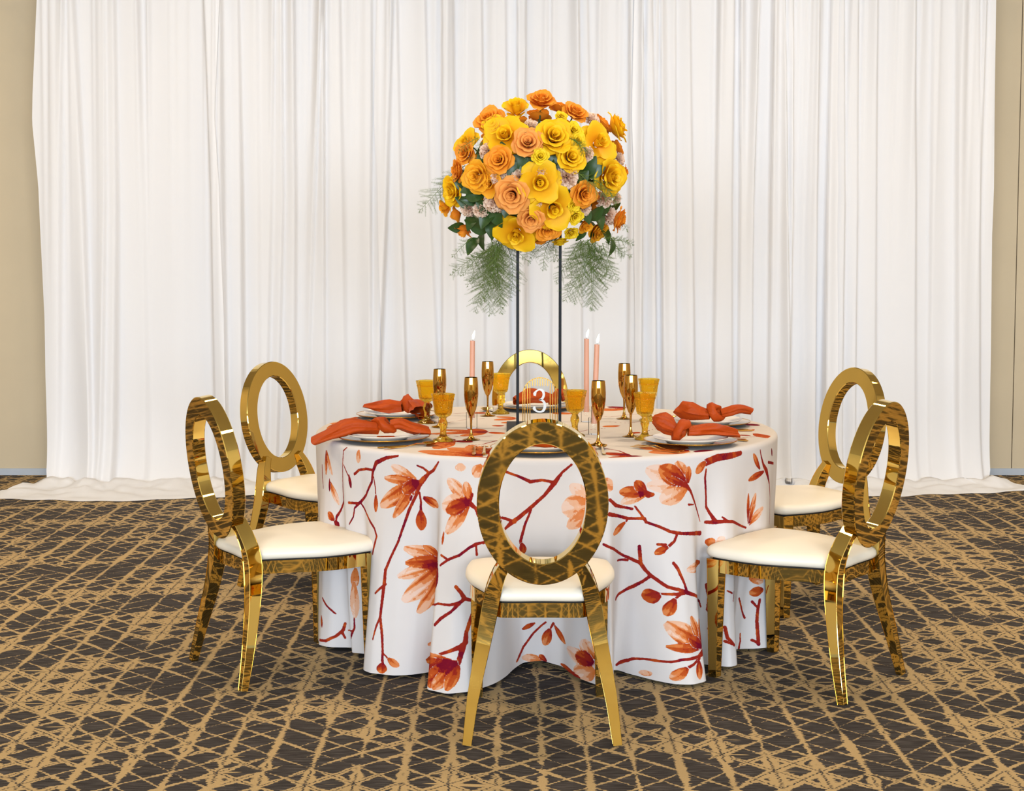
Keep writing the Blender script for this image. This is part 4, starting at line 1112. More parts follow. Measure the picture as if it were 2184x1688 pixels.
# ---------------------------------------------------------------- place settings
PLATE_Z = CLOTH_Z + 0.001
charger_me = MB().lathe([(0.0, 0.006), (0.105, 0.006), (0.118, 0.009), (0.163, 0.0165), (0.1655, 0.0175), (0.166, 0.0165)], 72).mesh('dish', MAT['charger'])
charger_under = MB().lathe([(0.0, 0.0), (0.10, 0.0), (0.112, 0.003), (0.160, 0.0125), (0.166, 0.0165)], 72).mesh('gilded_underside', MAT['charger_gold'])
charger_rim = MB().lathe([(0.1655, 0.0155), (0.168, 0.0165), (0.1675, 0.0185), (0.1655, 0.0185), (0.1645, 0.0175)], 72).mesh('rim', MAT['charger_gold'])
plate_me = MB().lathe([(0.0, 0.007), (0.078, 0.007), (0.088, 0.009), (0.098, 0.014), (0.130, 0.0195), (0.1335, 0.021), (0.1345, 0.020), (0.130, 0.0165), (0.098, 0.009), (0.085, 0.002), (0.08, 0.0), (0.0, 0.0)], 72).mesh('dinner_plate', MAT['china'])
def fork_mesh():
    mb = MB()
    prof = [(-0.100, .0040, .0030), (-0.094, .0072, .0030), (-0.03, .0045, .0022), (0.02, .0030, .0022), (0.045, .0034, .0020), (0.053, .0095, .0016), (0.062, .0120, .0014), (0.066, .0122, .0014)]
    z = lambda y: 0.002 + 0.010 * math.exp(-((y - 0.03) / 0.03) ** 2) + (0.004 if y > 0.05 else 0) * ((y - 0.05) / 0.05)
    mb.loft([[(-w, y, z(y)), (w, y, z(y)), (w, y, z(y) + th), (-w, y, z(y) + th)] for y, w, th in prof])
    for k in range(4):
        x = -0.0102 + k * 0.0068
        mb.loft([[(x - w, y, z(y)), (x + w, y, z(y)), (x + w, y, z(y) + .0014), (x - w, y, z(y) + .0014)] for y, w in ((0.064, .0020), (0.085, .0018), (0.100, .0009))])
    return mb.mesh('fork', MAT['flat'])
def spoon_mesh():
    mb = MB()
    z = lambda y: 0.002 + 0.010 * math.exp(-((y - 0.03) / 0.03) ** 2)
    prof = [(-0.095, .0040, .003), (-0.089, .0070, .003), (-0.03, .0042, .0022), (0.02, .003, .0022), (0.046, .0034, .002)]
    mb.loft([[(-w, y, z(y)), (w, y, z(y)), (w, y, z(y) + th), (-w, y, z(y) + th)] for y, w, th in prof])
    rings = []
    for r in (0.0, 0.25, 0.5, 0.75, 0.93, 1.0, 1.04, 0.95, 0.7, 0.4, 0.05):
        up = len(rings) <= 6
        dep = 0.0085 * (1 - r * r) if up else 0.0095 * (1 - r * r)
        rings.append([(0.0205 * r * math.sin(a) * (1 - 0.12 * math.cos(a)), 0.072 + 0.029 * r * math.cos(a), 0.0125 - dep - (0.0 if up else 0.0012)) for a in np.linspace(0, 2 * math.pi, 24, endpoint=False)])
    mb.loft(rings)
    return mb.mesh('spoon', MAT['flat'])
def knife_mesh():
    mb = MB()
    mb.loft([[(-w, y, 0.0015), (w, y, 0.0015), (w, y, 0.0015 + th), (-w, y, 0.0015 + th)] for y, w, th in ((-0.115, .0045, .004), (-0.108, .0068, .004), (-0.03, .0050, .0035), (-0.005, .0042, .003))])
    mb.loft([[(-a, y, 0.002), (b, y, 0.002), (b, y, 0.0035), (-a, y, 0.0035)] for y, a, b in ((-0.005, .0042, .0042), (0.01, .0055, .006), (0.07, .0055, .0085), (0.10, .0050, .006), (0.115, .0045, -.003))])
    return mb.mesh('knife', MAT['flat'])
FORK, SPOON, KNIFE = fork_mesh(), spoon_mesh(), knife_mesh()

# knotted napkins
def napkin_tail(path, rw, rh, seed, mouth=0.3):
    """hollow folded tail flaring from the knot to an open mouth"""
    rg = random.Random(seed); n = 28
    P = spline([tuple(p) for p in path], 16); rings = []
    ph = [rg.uniform(0, 6.28) for _ in range(5)]
    for k, p in enumerate(P):
        t = k / 15; tan = Vector(P[min(k + 1, 15)] - P[max(k - 1, 0)]).normalized()
        side = tan.cross(Vector((0, 0, 1))).normalized(); up = side.cross(tan)
        w = np.interp(t, np.linspace(0, 1, len(rw)), rw); h = 1.3 * np.interp(t, np.linspace(0, 1, len(rh)), rh)
        ring = []
        for i in range(n):
            a = 2 * math.pi * i / n
            ru = 1 + 0.26 * math.sin(3 * a + ph[0] + 2.5 * t) * t + 0.16 * math.sin(5 * a + ph[1] - 3 * t) + 0.08 * math.sin(9 * a + ph[2])
            q = Vector(p) + Vector((0, 0, 0.006 * math.sin(math.pi * t))) + side * (math.cos(a) * w * ru) + up * (math.sin(a) * h * ru) + tan * (mouth * w * math.cos(a + ph[3]) * t * t)
            ring.append(q)
        rings.append(ring)
    return MB().loft(rings, cap=False)
def napkin_knot(c, axis, r_major, r_minor, width, seed):
    rg = random.Random(seed); ax = Vector(axis).normalized(); up = Vector((0, 0, 1)); up = (up - ax * up.dot(ax)).normalized(); sd = ax.cross(up)
    n, m = 30, 14; ph = [rg.uniform(0, 6.28) for _ in range(4)]; rings = []
    for i in range(n):
        a = 2 * math.pi * i / n; rad = sd * math.cos(a) + up * math.sin(a); ring = []
        skew = 0.35 * width * math.sin(a + ph[0])
        for j in range(m):
            b = 2 * math.pi * j / m
            cr = 1 + 0.14 * math.sin(3 * b + a * 2 + ph[1]) + 0.08 * math.sin(5 * b - a + ph[2])
            ring.append(Vector(c) + rad * (r_major * (0.92 + 0.10 * math.sin(2 * a + ph[3])) + r_minor * math.cos(b) * cr) + ax * (width / 2 * math.sin(b) * cr * (0.85 + 0.25 * math.sin(a * 2 + ph[0])) + skew))
        rings.append(ring)
    mb = MB(); V = [p for r in rings for p in r]
    return mb.add(V, [(i * m + j, i * m + (j + 1) % m, ((i + 1) % n) * m + (j + 1) % m, ((i + 1) % n) * m + j) for i in range(n) for j in range(m)])

S3 = lambda c, o: (c[0] + o[0], c[1] + o[1], c[2] + o[2])
#   charger centre, diner direction (deg, outwards), napkin knot, left tail, right tail, tail sizes
SETTINGS = {
 'left front': dict(c=(-0.487, -0.405), a=212, knot=(-0.484, -0.405, 0.823), kr=(0.020, 0.013, 0.052), ka=(1, 0.1, 0.12),
    A=[(-0.505, -0.405, 0.815), (-0.540, -0.415, 0.818), (-0.600, -0.425, 0.818), (-0.665, -0.435, 0.796), (-0.735, -0.445, 0.772)], aw=[.016, .030, .034, .036, .036], ah=[.014, .018, .022, .012, .010],
    B=[(-0.462, -0.405, 0.826), (-0.430, -0.405, 0.828), (-0.385, -0.410, 0.812), (-0.318, -0.415, 0.806)], bw=[.014, .024, .034, .030], bh=[.013, .015, .013, .009]),
 'left rear': dict(c=(-0.500, 0.359), a=148, knot=(-0.455, 0.340, 0.826), kr=(0.020, 0.014, 0.055), ka=(1, -0.4, 0.1),
    A=[(-0.475, 0.35, 0.815), (-0.515, 0.36, 0.812), (-0.570, 0.365, 0.812), (-0.640, 0.37, 0.818)], aw=[.016, .040, .045, .012], ah=[.015, .020, .014, .005],
    B=[(-0.440, 0.33, 0.828), (-0.425, 0.30, 0.826), (-0.400, 0.25, 0.816), (-0.385, 0.215, 0.812)], bw=[.016, .030, .042, .046], bh=[.014, .018, .022, .020]),
 'right front': dict(c=(0.615, -0.505), a=319, knot=(0.578, -0.520, 0.818), kr=(0.021, 0.015, 0.050), ka=(1, -0.3, 0.15),
    A=[(0.560, -0.52, 0.822), (0.535, -0.505, 0.832), (0.510, -0.49, 0.846), (0.485, -0.475, 0.858)], aw=[.016, .036, .040, .020], ah=[.014, .022, .022, .010],
    B=[(0.605, -0.52, 0.818), (0.640, -0.515, 0.816), (0.700, -0.51, 0.817), (0.782, -0.50, 0.810)], bw=[.014, .030, .046, .030], bh=[.012, .014, .016, .010]),
 'right rear': dict(c=(0.757, 0.083), a=10, knot=(0.782, 0.060, 0.820), kr=(0.019, 0.014, 0.050), ka=(1, 0.1, 0.0),
    A=[(0.760, 0.06, 0.815), (0.730, 0.07, 0.816), (0.685, 0.08, 0.826), (0.640, 0.09, 0.846)], aw=[.016, .030, .042, .030], ah=[.014, .020, .026, .020],
    B=[(0.805, 0.06, 0.820), (0.835, 0.06, 0.824), (0.880, 0.065, 0.832), (0.930, 0.07, 0.826)], bw=[.014, .028, .034, .022], bh=[.012, .014, .013, .008]),
 'back': dict(c=(0.080, 0.690), a=92, knot=(0.175, 0.680, 0.822), kr=(0.020, 0.014, 0.050), ka=(1, 0.1, 0.0),
    A=[(0.155, 0.68, 0.818), (0.115, 0.68, 0.820), (0.060, 0.68, 0.822), (-0.010, 0.67, 0.808)], aw=[.016, .040, .050, .020], ah=[.014, .020, .024, .012],
    B=[(0.195, 0.68, 0.822), (0.210, 0.685, 0.826), (0.230, 0.69, 0.822), (0.246, 0.69, 0.812)], bw=[.014, .026, .034, .036], bh=[.012, .016, .018, .014]),
 'front': dict(c=(0.072, -0.700), a=270, knot=(0.150, -0.72, 0.812), kr=(0.016, 0.012, 0.045), ka=(1, 0.2, 0.0),
    A=[(0.130, -0.72, 0.806), (0.095, -0.73, 0.806), (0.050, -0.735, 0.806), (-0.005, -0.73, 0.804)], aw=[.014, .034, .044, .030], ah=[.012, .014, .013, .007],
    B=[(0.165, -0.72, 0.810), (0.180, -0.72, 0.810), (0.205, -0.72, 0.806), (0.230, -0.72, 0.802)], bw=[.012, .022, .030, .026], bh=[.010, .012, .010, .007]),
}
WHERE = {'left front': 'at the left front of the table', 'left rear': 'at the left rear of the table', 'right front': 'at the right front of the table',
         'right rear': 'at the right rear of the table', 'back': 'behind the number sign', 'front': 'seen through the front chair'}
for k, (nm, s) in enumerate(SETTINGS.items()):
    cx, cy = s['c']; w = WHERE[nm]
    t = thing('charger_plate', 'pearly charger plate with gold rim %s' % w, 'charger', (cx, cy, PLATE_Z), 0, 'charger plates')
    obj('dish', charger_me, t); obj('gilded_underside', charger_under, t); obj('rim', charger_rim, t)
    tag(obj('dinner_plate', plate_me, None, (cx, cy, PLATE_Z + 0.0065)), 'white dinner plate under a rust napkin %s' % w, 'plate', 'white dinner plates')
    nt = thing('napkin', 'rust satin napkin tied in a knot %s' % w, 'napkin', (s['knot'][0], s['knot'][1], 0.80), 0, 'knotted rust napkins')
    off = (-nt.location.x, -nt.location.y, -nt.location.z)
    for key, ws, hs, sd in (('A', 'aw', 'ah', 3 + k), ('B', 'bw', 'bh', 23 + k)):
        napkin_tail(s[key], s[ws], s[hs], sd).obj('tail', MAT['napkin'], nt, off, angle=70)
    napkin_knot(S3(s['knot'], (0, 0, 0.004)), s['ka'], s['kr'][0] * 1.15, s['kr'][1] * 1.15, s['kr'][2], 50 + k).obj('knot', MAT['napkin'], nt, off, angle=70)
    fx, fy = -math.cos(R(s['a'])), -math.sin(R(s['a'])); rx, ry = fy, -fx
    rot = (0, 0, math.atan2(fy, fx) - math.pi / 2)
    for me, nm2, dr, df, dz in ((FORK, 'fork', -0.188, 0.0, 'inner'), (FORK, 'fork', -0.222, -0.006, 'outer'), (KNIFE, 'knife', 0.190, -0.005, ''), (SPOON, 'spoon', 0.218, 0.0, '')):
        o = obj(nm2, me, None, (cx + rx * dr + fx * df, cy + ry * dr + fy * df, CLOTH_Z + 0.0008), rot)
        tag(o, 'gold %s%s beside the plate %s' % ((dz + ' ') if dz else '', nm2, w), nm2, 'gold %ss' % nm2.replace('knife', 'knive'))

# flat gold cut-out lying on the left front plate
shape = [(-.045, .004), (-.034, -.008), (-.012, -.012), (0.0, -.019), (.030, -.020), (.034, -.012), (.046, -.012), (.045, -.002), (.022, .002), (.016, .016), (-.02, .014), (-.043, .014)]
tag(MB().prism(shape, 0, 0.002).obj('place_marker', MAT['flat'], None, (-0.462, -0.478, PLATE_Z + 0.0205), (R(6), 0, 0), smooth=False), 'small flat gold cut-out marker lying on the left front plate', 'marker')

# amber goblets
def panel(a, k, z): return 1 / max(math.cos(((a + math.pi / 8) % (math.pi / 4)) - math.pi / 8), 0.9) * 0.955
def beads(a, k, z): return panel(a, k, z)
GB = [(0.0, 0.086), (0.018, 0.088), (0.028, 0.094), (0.0325, 0.104), (0.034, 0.118), (0.0365, 0.138), (0.039, 0.152), (0.041, 0.160), (0.0435, 0.1705), (0.0425, 0.1715), (0.0405, 0.1705), (0.0385, 0.160), (0.0345, 0.140), (0.0315, 0.118), (0.029, 0.104), (0.022, 0.097), (0.0, 0.095)]
goblet_bowl = MB().lathe(GB, 48, mod=panel).mesh('bowl', MAT['amber'], True, 25)
GS = [(0.0, 0.0), (0.038, 0.0), (0.0385, 0.003), (0.035, 0.007), (0.024, 0.011), (0.015, 0.018), (0.0115, 0.026), (0.0115, 0.040), (0.0130, 0.048), (0.0165, 0.058), (0.0165, 0.068), (0.0120, 0.077), (0.0115, 0.082), (0.017, 0.0868), (0.0, 0.0869)]
goblet_stem = MB().lathe(GS, 40, mod=panel).mesh('stem', MAT['amber_plain'], True, 30)
goblet_bead = MB().lathe([(0.0392, 0.1485), (0.0402, 0.1500), (0.0402, 0.1515), (0.0398, 0.1525)], 48, mod=lambda a, k, z: panel(a, k, z) * (1 + 0.012 * math.sin(a * 40))).mesh('beaded_band', MAT['amber_plain'])
FB = [(0.0, 0.080), (0.004, 0.082), (0.010, 0.092), (0.018, 0.112), (0.0235, 0.138), (0.0262, 0.165), (0.0262, 0.190), (0.0248, 0.215), (0.0236, 0.2285), (0.0229, 0.2288), (0.0238, 0.215), (0.0250, 0.190), (0.0250, 0.165), (0.0222, 0.138), (0.0165, 0.113), (0.008, 0.094), (0.0, 0.088)]
flute_bowl = MB().lathe(FB, 40).mesh('bowl', MAT['flute'])
flute_stem = MB().lathe([(0.0, 0.0), (0.031, 0.0), (0.0325, 0.0015), (0.030, 0.003), (0.016, 0.006), (0.010, 0.010), (0.0065, 0.018), (0.0045, 0.03), (0.0038, 0.05), (0.0042, 0.07), (0.0050, 0.083), (0.0, 0.0832)], 40).mesh('stem', MAT['flute'])
GOB = [((-0.271, -0.412), 'by the left front plate'), ((-0.362, 0.156), 'by the left rear plate'), ((-0.069, 0.507), 'by the far plate, left of the black poles'),
       ((0.213, -0.273), 'just right of the black poles, behind the front chair'), ((0.465, -0.371), 'by the right front plate'), ((0.535, 0.240), 'by the right rear plate')]
FLU = [((-0.170, -0.385), 'by the left front goblet, before the left candle'), ((-0.304, 0.011), 'behind the left front goblet'), ((-0.123, 0.416), 'beside the far goblet, left of the back chair'),
       ((0.285, -0.531), 'above the spoon right of the front chair'), ((0.420, -0.288), 'overlapping the right front goblet'), ((0.441, 0.309), 'tallest in view at the right, behind the other flute')]
for k, ((x, y), w) in enumerate(GOB):
    t = thing('goblet', 'amber pressed-glass goblet %s' % w, 'goblet', (x, y, CLOTH_Z + 0.001), 0.3 * k + 0.2, 'amber glass goblets')
    obj('bowl', goblet_bowl, t); obj('stem', goblet_stem, t); obj('beaded_band', goblet_bead, t)
for k, ((x, y), w) in enumerate(FLU):
    t = thing('champagne_flute', 'mirrored gold champagne flute %s' % w, 'flute', (x, y, CLOTH_Z + 0.001), 0, 'mirrored gold flutes')
    obj('bowl', flute_bowl, t); obj('stem', flute_stem, t)

# taper candles in clear acrylic holders
def candle(base, top, where, lean):
    bx, by = base
    t = thing('candle_holder', 'clear acrylic cylinder holder under the %s candle' % where, 'holder', (bx, by, CLOTH_Z + 0.001), 0, 'clear candle holders')
    MB().lathe([(0, 0), (0.021, 0), (0.0215, 0.001), (0.0215, 0.062), (0.0205, 0.063), (0.0128, 0.063), (0.0125, 0.062), (0.0125, 0.040), (0, 0.040)], 40).obj('cylinder', MAT['holder'], t)
    c = thing('taper_candle', 'lit blush pink taper candle, %s' % lean, 'candle', (bx, by, CLOTH_Z + 0.0415), 0, 'lit taper candles')
    dx = top[0] - bx; h = top[1] - CLOTH_Z - 0.0415
    rings = []
    for q in np.linspace(0, 1, 14):
        rr = 0.0108 - 0.0012 * q
        rings.append([(dx * q + rr * math.cos(a), rr * math.sin(a), h * q + (0.0016 * math.cos(a + 2.0) if q == 1 else 0)) for a in np.linspace(0, 2 * math.pi, 20, endpoint=False)])
    rings.append([(dx + 0.005 * math.cos(a), 0.005 * math.sin(a), h - 0.003) for a in np.linspace(0, 2 * math.pi, 20, endpoint=False)])
    MB().loft(rings).obj('wax_taper', MAT['wax'], c)
    MB().tube([(dx, 0, h - 0.004), (dx + 0.0004, 0, h + 0.004), (dx + 0.0016, 0, h + 0.009)], 0.0008, 6).obj('wick', MAT['wick'], c)
    fl = []
    for q in np.linspace(0, 1, 12):
        rr = 0.0052 * math.sin(math.pi * min(1, 0.12 + 0.88 * q)) ** 0.8 * (1.15 - 0.55 * q) + 0.0002
        fl.append([(dx + 0.0015 + 0.007 * q ** 1.4 + rr * math.cos(a), rr * math.sin(a), h + 0.006 + 0.034 * q) for a in np.linspace(0, 2 * math.pi, 12, endpoint=False)])
    MB().loft(fl).obj('flame', MAT['flame'], c)
candle((-0.178, -0.020), (-0.174, 1.112), 'left', 'alone left of the black poles')
candle((0.280, 0.200), (0.2795, 1.107), 'middle', 'nearer the black poles of the pair at the right')
candle((0.288, -0.215), (0.2975, 1.109), 'right', 'leaning slightly, outer one of the pair at the right')

# arched table number
sx, sy, sz = 0.091, 0.125, CLOTH_Z + 0.0072
sign = thing('table_number', 'clear acrylic arch sign with gold lines and white numeral 3', 'sign', (sx, sy, sz))
HW, SPR, SH = 0.0705, 0.110, 0.1805        # half width, springing height, total height
def arch(hw, top, z0, n=28):
    return [(-hw, z0)] + [(-hw * math.cos(a), SPR + (top - SPR) * math.sin(a)) for a in np.linspace(0, math.pi, n)] + [(hw, z0)]
def plate_xz(mb, outline, y0, y1):
    n = len(outline); return mb.loft([[(x, y0, z) for x, z in outline], [(x, y1, z) for x, z in outline]])
plate_xz(MB(), arch(HW, SH, 0.0), -0.0015, 0.0015).obj('acrylic_panel', MAT['acrylic'], sign, smooth=False)
MB().box(-0.05, 0.05, -0.03, 0.03, 0.0, 0.004).obj('acrylic_foot', MAT['acrylic'], sign, smooth=False)
o, i_ = arch(HW, SH, 0.004, 40), arch(HW - 0.0034, SH - 0.0034, 0.004, 40)
mb = MB(); n = len(o)
for k in range(n - 1):
    q = [o[k], o[k + 1], i_[k + 1], i_[k]]
    mb.loft([[(x, -0.0034, z) for x, z in q], [(x, -0.0020, z) for x, z in q]])
mb.obj('arch_line', MAT['signgold'], sign, smooth=False)
for k in range(1, 14):
    x = -HW + k * (2 * HW / 14)
    top = SPR + (SH - SPR) * math.sqrt(max(0, 1 - (x / HW) ** 2)) - 0.002
    bot = 0.004 if abs(x) > 0.038 else 0.1455
    MB().box(x - 0.0015, x + 0.0015, -0.0034, -0.0020, bot, top).obj('gold_line', MAT['signgold'], sign, smooth=False)
# numeral 3
ctr = [(-.40, .74, .13), (-.36, .80, .12), (-.27, .90, .05), (-.10, .975, .035), (.06, .97, .05), (.20, .90, .085), (.26, .77, .105), (.20, .64, .085), (.07, .56, .04), (-.06, .535, .026), (.10, .515, .035), (.25, .45, .075), (.345, .29, .12), (.27, .11, .095), (.10, .02, .04), (-.10, .01, .035), (-.28, .06, .045), (-.40, .16, .12), (-.43, .21, .13)]
C = spline([(x, y, w) for x, y, w in ctr], 90)
L_, R_ = [], []
for k in range(len(C)):
    d = C[min(k + 1, 89)][:2] - C[max(k - 1, 0)][:2]; d = d / (np.linalg.norm(d) or 1); nn = np.array([-d[1], d[0]]); w = C[k][2] * 0.72 + 0.012
    L_.append(C[k][:2] + nn * w); R_.append(C[k][:2] - nn * w)
mb = MB(); S_N = 0.092
V = lambda p, y: (p[0] * S_N * 0.62, y, 0.0415 + p[1] * S_N)
for k in range(len(C) - 1):
    q = [L_[k], L_[k + 1], R_[k + 1], R_[k]]
    mb.loft([[V(p, -0.0045) for p in q], [V(p, -0.0020) for p in q]])
for bx_, by_, br in ((-.385, .755, .085), (-.415, .195, .085)):
    q = [(bx_ + br * math.cos(a), by_ + br * 0.62 * math.sin(a)) for a in np.linspace(0, 2 * math.pi, 20, endpoint=False)]
    mb.loft([[V(p, -0.0046) for p in q], [V(p, -0.0020) for p in q]])
mb.obj('numeral', MAT['signwhite'], sign, smooth=False)

# ---------------------------------------------------------------- flower stand
st = thing('flower_stand', 'tall black metal stand with two poles carrying the flowers', 'stand', (0.083, 0.0, CLOTH_Z + 0.001))
MB().box(-0.125, 0.095, -0.15, 0.165, 0, 0.006).obj('base_plate', MAT['black'], st, smooth=False, bevel=0.001)
for x in (-0.082, 0.083): MB().box(x - 0.0055, x + 0.0055, -0.0055, 0.0055, 0.005, 0.80).obj('pole', MAT['black'], st, smooth=False, bevel=0.001)
MB().box(-0.10, 0.10, -0.09, 0.09, 0.80, 0.806).obj('top_plate', MAT['black'], st, smooth=False, bevel=0.001)

# ---------------------------------------------------------------- flower arrangement
AC = Vector((0.070, 0.0, 1.745))
arr = thing('flower_arrangement', 'big dome of yellow and orange roses on the tall black stand', 'flowers', (AC.x, AC.y, CLOTH_Z + 0.001 + 0.807))
ARL = Vector(arr.location)
def along_attr(me, vals):
    at = me.attributes.new('along', 'FLOAT', 'POINT'); at.data.foreach_set('value', np.array(vals, np.float32))
def petal_geo(r0, L, a0, a1, curl, W, phi0, rg, z0=0.0, nu=6, nv=7, point=0.02):
    vs, al = [], []
    r, z = r0, z0; pr = [(r, z)]
    for k in range(nv):
        v = (k + 0.5) / nv
        an = R(a0 + (a1 - a0) * v - curl * max(0, (v - 0.55) / 0.45) ** 2)
        r += L / nv * math.cos(an); z += L / nv * math.sin(an); pr.append((r, z))
    pr = np.array(pr); tt = np.linspace(0, 1, nv + 1); w1, w2 = rg.uniform(0, 6), rg.uniform(0, 6)
    for k in range(nv + 1):
        v = k / nv
        Wv = W * (0.42 + 0.58 * math.sin(math.pi * min(0.5, 0.08 + 0.62 * v)) ) * (1 - 0.55 * max(0, (v - 0.72) / 0.28) ** 2.2)
        for i in range(nu + 1):
            u = -1 + 2 * i / nu
            ve = v * (1 - 0.10 * u * u + point * (1 - abs(u)) * v)
            rr = np.interp(min(ve, 1), tt, pr[:, 0]); zz = np.interp(min(ve, 1), tt, pr[:, 1])
            ang = phi0 + max(-1.35, min(1.35, u * Wv / max(rr, 0.10)))
            wob = 0.035 * v * math.sin(u * 4 + w1) + 0.03 * v * v * math.sin(u * 7 + w2)
            rr += 0.02 * abs(u) * v
            vs.append((rr * math.cos(ang), rr * math.sin(ang), zz + wob)); al.append(v)
    n = nu + 1
    fs = [(k * n + i, k * n + i + 1, (k + 1) * n + i + 1, (k + 1) * n + i) for k in range(nv) for i in range(nu)]
    return vs, fs, al
KINDS = {
  'full': ([(2, .01, .62, 86, 130, 0, .30, .30), (3, .02, .60, 88, 112, 0, .40, .26), (3, .07, .68, 86, 106, 25, .54, .20), (4, .12, .74, 80, 98, 50, .62, .14), (4, .17, .80, 70, 86, 75, .70, .09), (5, .20, .86, 56, 70, 95, .76, .04)], (6, .20, .98, 32, 44, 100, .82, 0.0)),
  'open': ([(2, .01, .56, 86, 130, 0, .26, .28), (3, .02, .54, 88, 112, 0, .34, .24), (3, .07, .60, 86, 106, 20, .46, .18), (4, .12, .64, 80, 98, 40, .54, .10), (4, .17, .66, 66, 84, 60, .60, .04)], (6, .18, 1.02, 18, 22, 60, .78, 0.0)),
  'bud': ([(3, .04, .95, 80, 106, 5, .46, .2), (3, .12, 1.15, 78, 100, 30, .68, .1), (4, .18, 1.25, 70, 92, 55, .78, .0)], (4, .20, 1.15, 42, 58, 100, .82, -.02)),
}
ROSE = {}
def rose_meshes(kind, col):
    key = (kind, col)
    if key in ROSE: return ROSE[key]
    layers, outer = KINDS[kind]; rg = random.Random(hash(kind) % 97 + ord(col)); rg = random.Random(len(kind) * 13 + ord(col))
    mb = MB(); al = []; rot = 0.0
    for n, r0, L, a0, a1, cu, W, z0 in layers:
        for k in range(n):
            v, f, a = petal_geo(r0, L * rg.uniform(.95, 1.05), a0 + rg.uniform(-4, 4), a1 + rg.uniform(-4, 4), cu * rg.uniform(.7, 1.2), W * rg.uniform(.92, 1.08), rot + 2 * math.pi * k / n, rg, z0)
            mb.add(v, f); al += a
        rot += 0.7
    me = mb.mesh('rose', MAT['rose_' + col], True, None); along_attr(me, al)
    pets = []
    for k in range(2):
        n, r0, L, a0, a1, cu, W, z0 = outer
        v, f, a = petal_geo(r0, L * (1.0 + 0.08 * k), a0 + 14 * k - 7, a1 + 16 * k - 8, cu * (1.1 - 0.3 * k), W, 0.0, rg, z0, point=0.14)
        pm = MB().add(v, f).mesh('petal', MAT['rose_' + col], True, None); along_attr(pm, a); pets.append(pm)
    ROSE[key] = (me, pets, outer[0])
    return ROSE[key]
stem_rg = random.Random(8)
def place_rose(kind, col, p, nrm, rad, spin):
    me, pets, n = rose_meshes(kind, col)
    q = Vector(nrm).to_track_quat('Z', 'Y')
    o = obj('rose', me, arr); o.rotation_mode = 'QUATERNION'; o.rotation_quaternion = q
    hz = 0.35 if kind != 'bud' else 0.6
    o.location = Vector(p) - Vector(nrm).normalized() * rad * hz - ARL; o.scale = (rad, rad, rad)
    for k in range(n):
        c = obj('petal', pets[k % 2], o, (0, 0, 0), (0, 0, spin + 2 * math.pi * k / n + 0.13 * (k % 3)))
    # stem runs from the flower's base towards the foam, in the flower's own frame
    tgt = (AC - Vector((0, 0, 0.10))) - (Vector(p) - Vector(nrm).normalized() * rad * hz)
    tl = q.inverted() @ (tgt / rad)
    l = min(tl.length, 0.22 / rad)
    d = tl.normalized() * l
    sm = MB().tube([(0, 0, 0.12), (0, 0, -0.25), tuple(d * 0.5 + Vector((0, 0, -0.2))), tuple(d)], [0.10, 0.06, 0.055, 0.055], 6).mesh('stem', MAT['stem'])
    obj('stem', sm, o)
for k, (kind, col, x, y, z, nx, ny, nz, rad) in enumerate(FLOWERS):
    place_rose(kind, col, (x, y, z), (nx, ny, nz), rad, k * 1.37)
# the far side of the dome
bk = random.Random(21)
for k in range(30):
    a = R(20 + 140 * ((k * 0.618) % 1)); el = R(-32 + 92 * ((k * 0.37 + 0.1) % 1))
    n = Vector((math.cos(a) * math.cos(el), math.sin(a) * math.cos(el), math.sin(el)))
    p = AC + Vector((n.x * 0.27, n.y * 0.27, n.z * 0.24 + 0.0))
    place_rose(bk.choice(['full', 'full', 'open']), bk.choice('YOAPO'), p, n, bk.uniform(0.040, 0.056), k)
# carnations
def carnation_mesh(seed):
    rg = random.Random(seed); mb = MB(); al = []
    for k in range(46):
        ph = k * 2.39996; el = math.acos(1 - 0.92 * (k + 0.5) / 46)
        n = Vector((math.sin(el) * math.cos(ph), math.sin(el) * math.sin(ph), math.cos(el)))
        q = n.to_track_quat('Z', 'Y') @ Euler((0, 0, rg.uniform(0, 6.28))).to_quaternion()
        vs = []; w = rg.uniform(.30, .40); L = rg.uniform(.86, 1.05); p1, p2 = rg.uniform(0, 6), rg.uniform(0, 6)
        for v in range(4):
            t = v / 3
            for i in range(8):
                u = -1 + 2 * i / 7
                loc = Vector((u * w * (0.25 + 0.75 * t), 0.14 * t * t * math.sin(u * 7 + p1) + 0.05 * t * math.sin(u * 13 + p2), L * (0.25 + 0.75 * t) * (1 - 0.08 * u * u) + 0.04 * t * math.sin(u * 16 + p2)))
                vs.append(q @ loc); al.append(t)
        mb.add(vs, [(v * 8 + i, v * 8 + i + 1, (v + 1) * 8 + i + 1, (v + 1) * 8 + i) for v in range(3) for i in range(7)])
    me = mb.mesh('carnation', MAT['carn'], True, None); along_attr(me, al)
    return me
CM = [carnation_mesh(s) for s in (1, 2)]
for k, (x, y, z, nx, ny, nz, rad) in enumerate(CARN):
    o = obj('carnation', CM[k % 2], arr); o.rotation_mode = 'QUATERNION'; o.rotation_quaternion = Vector((nx, ny, nz)).to_track_quat('Z', 'Y')
    o.location = Vector((x, y, z)) - Vector((nx, ny, nz)) * rad * 0.45 - ARL; o.scale = (rad * 1.2,) * 3
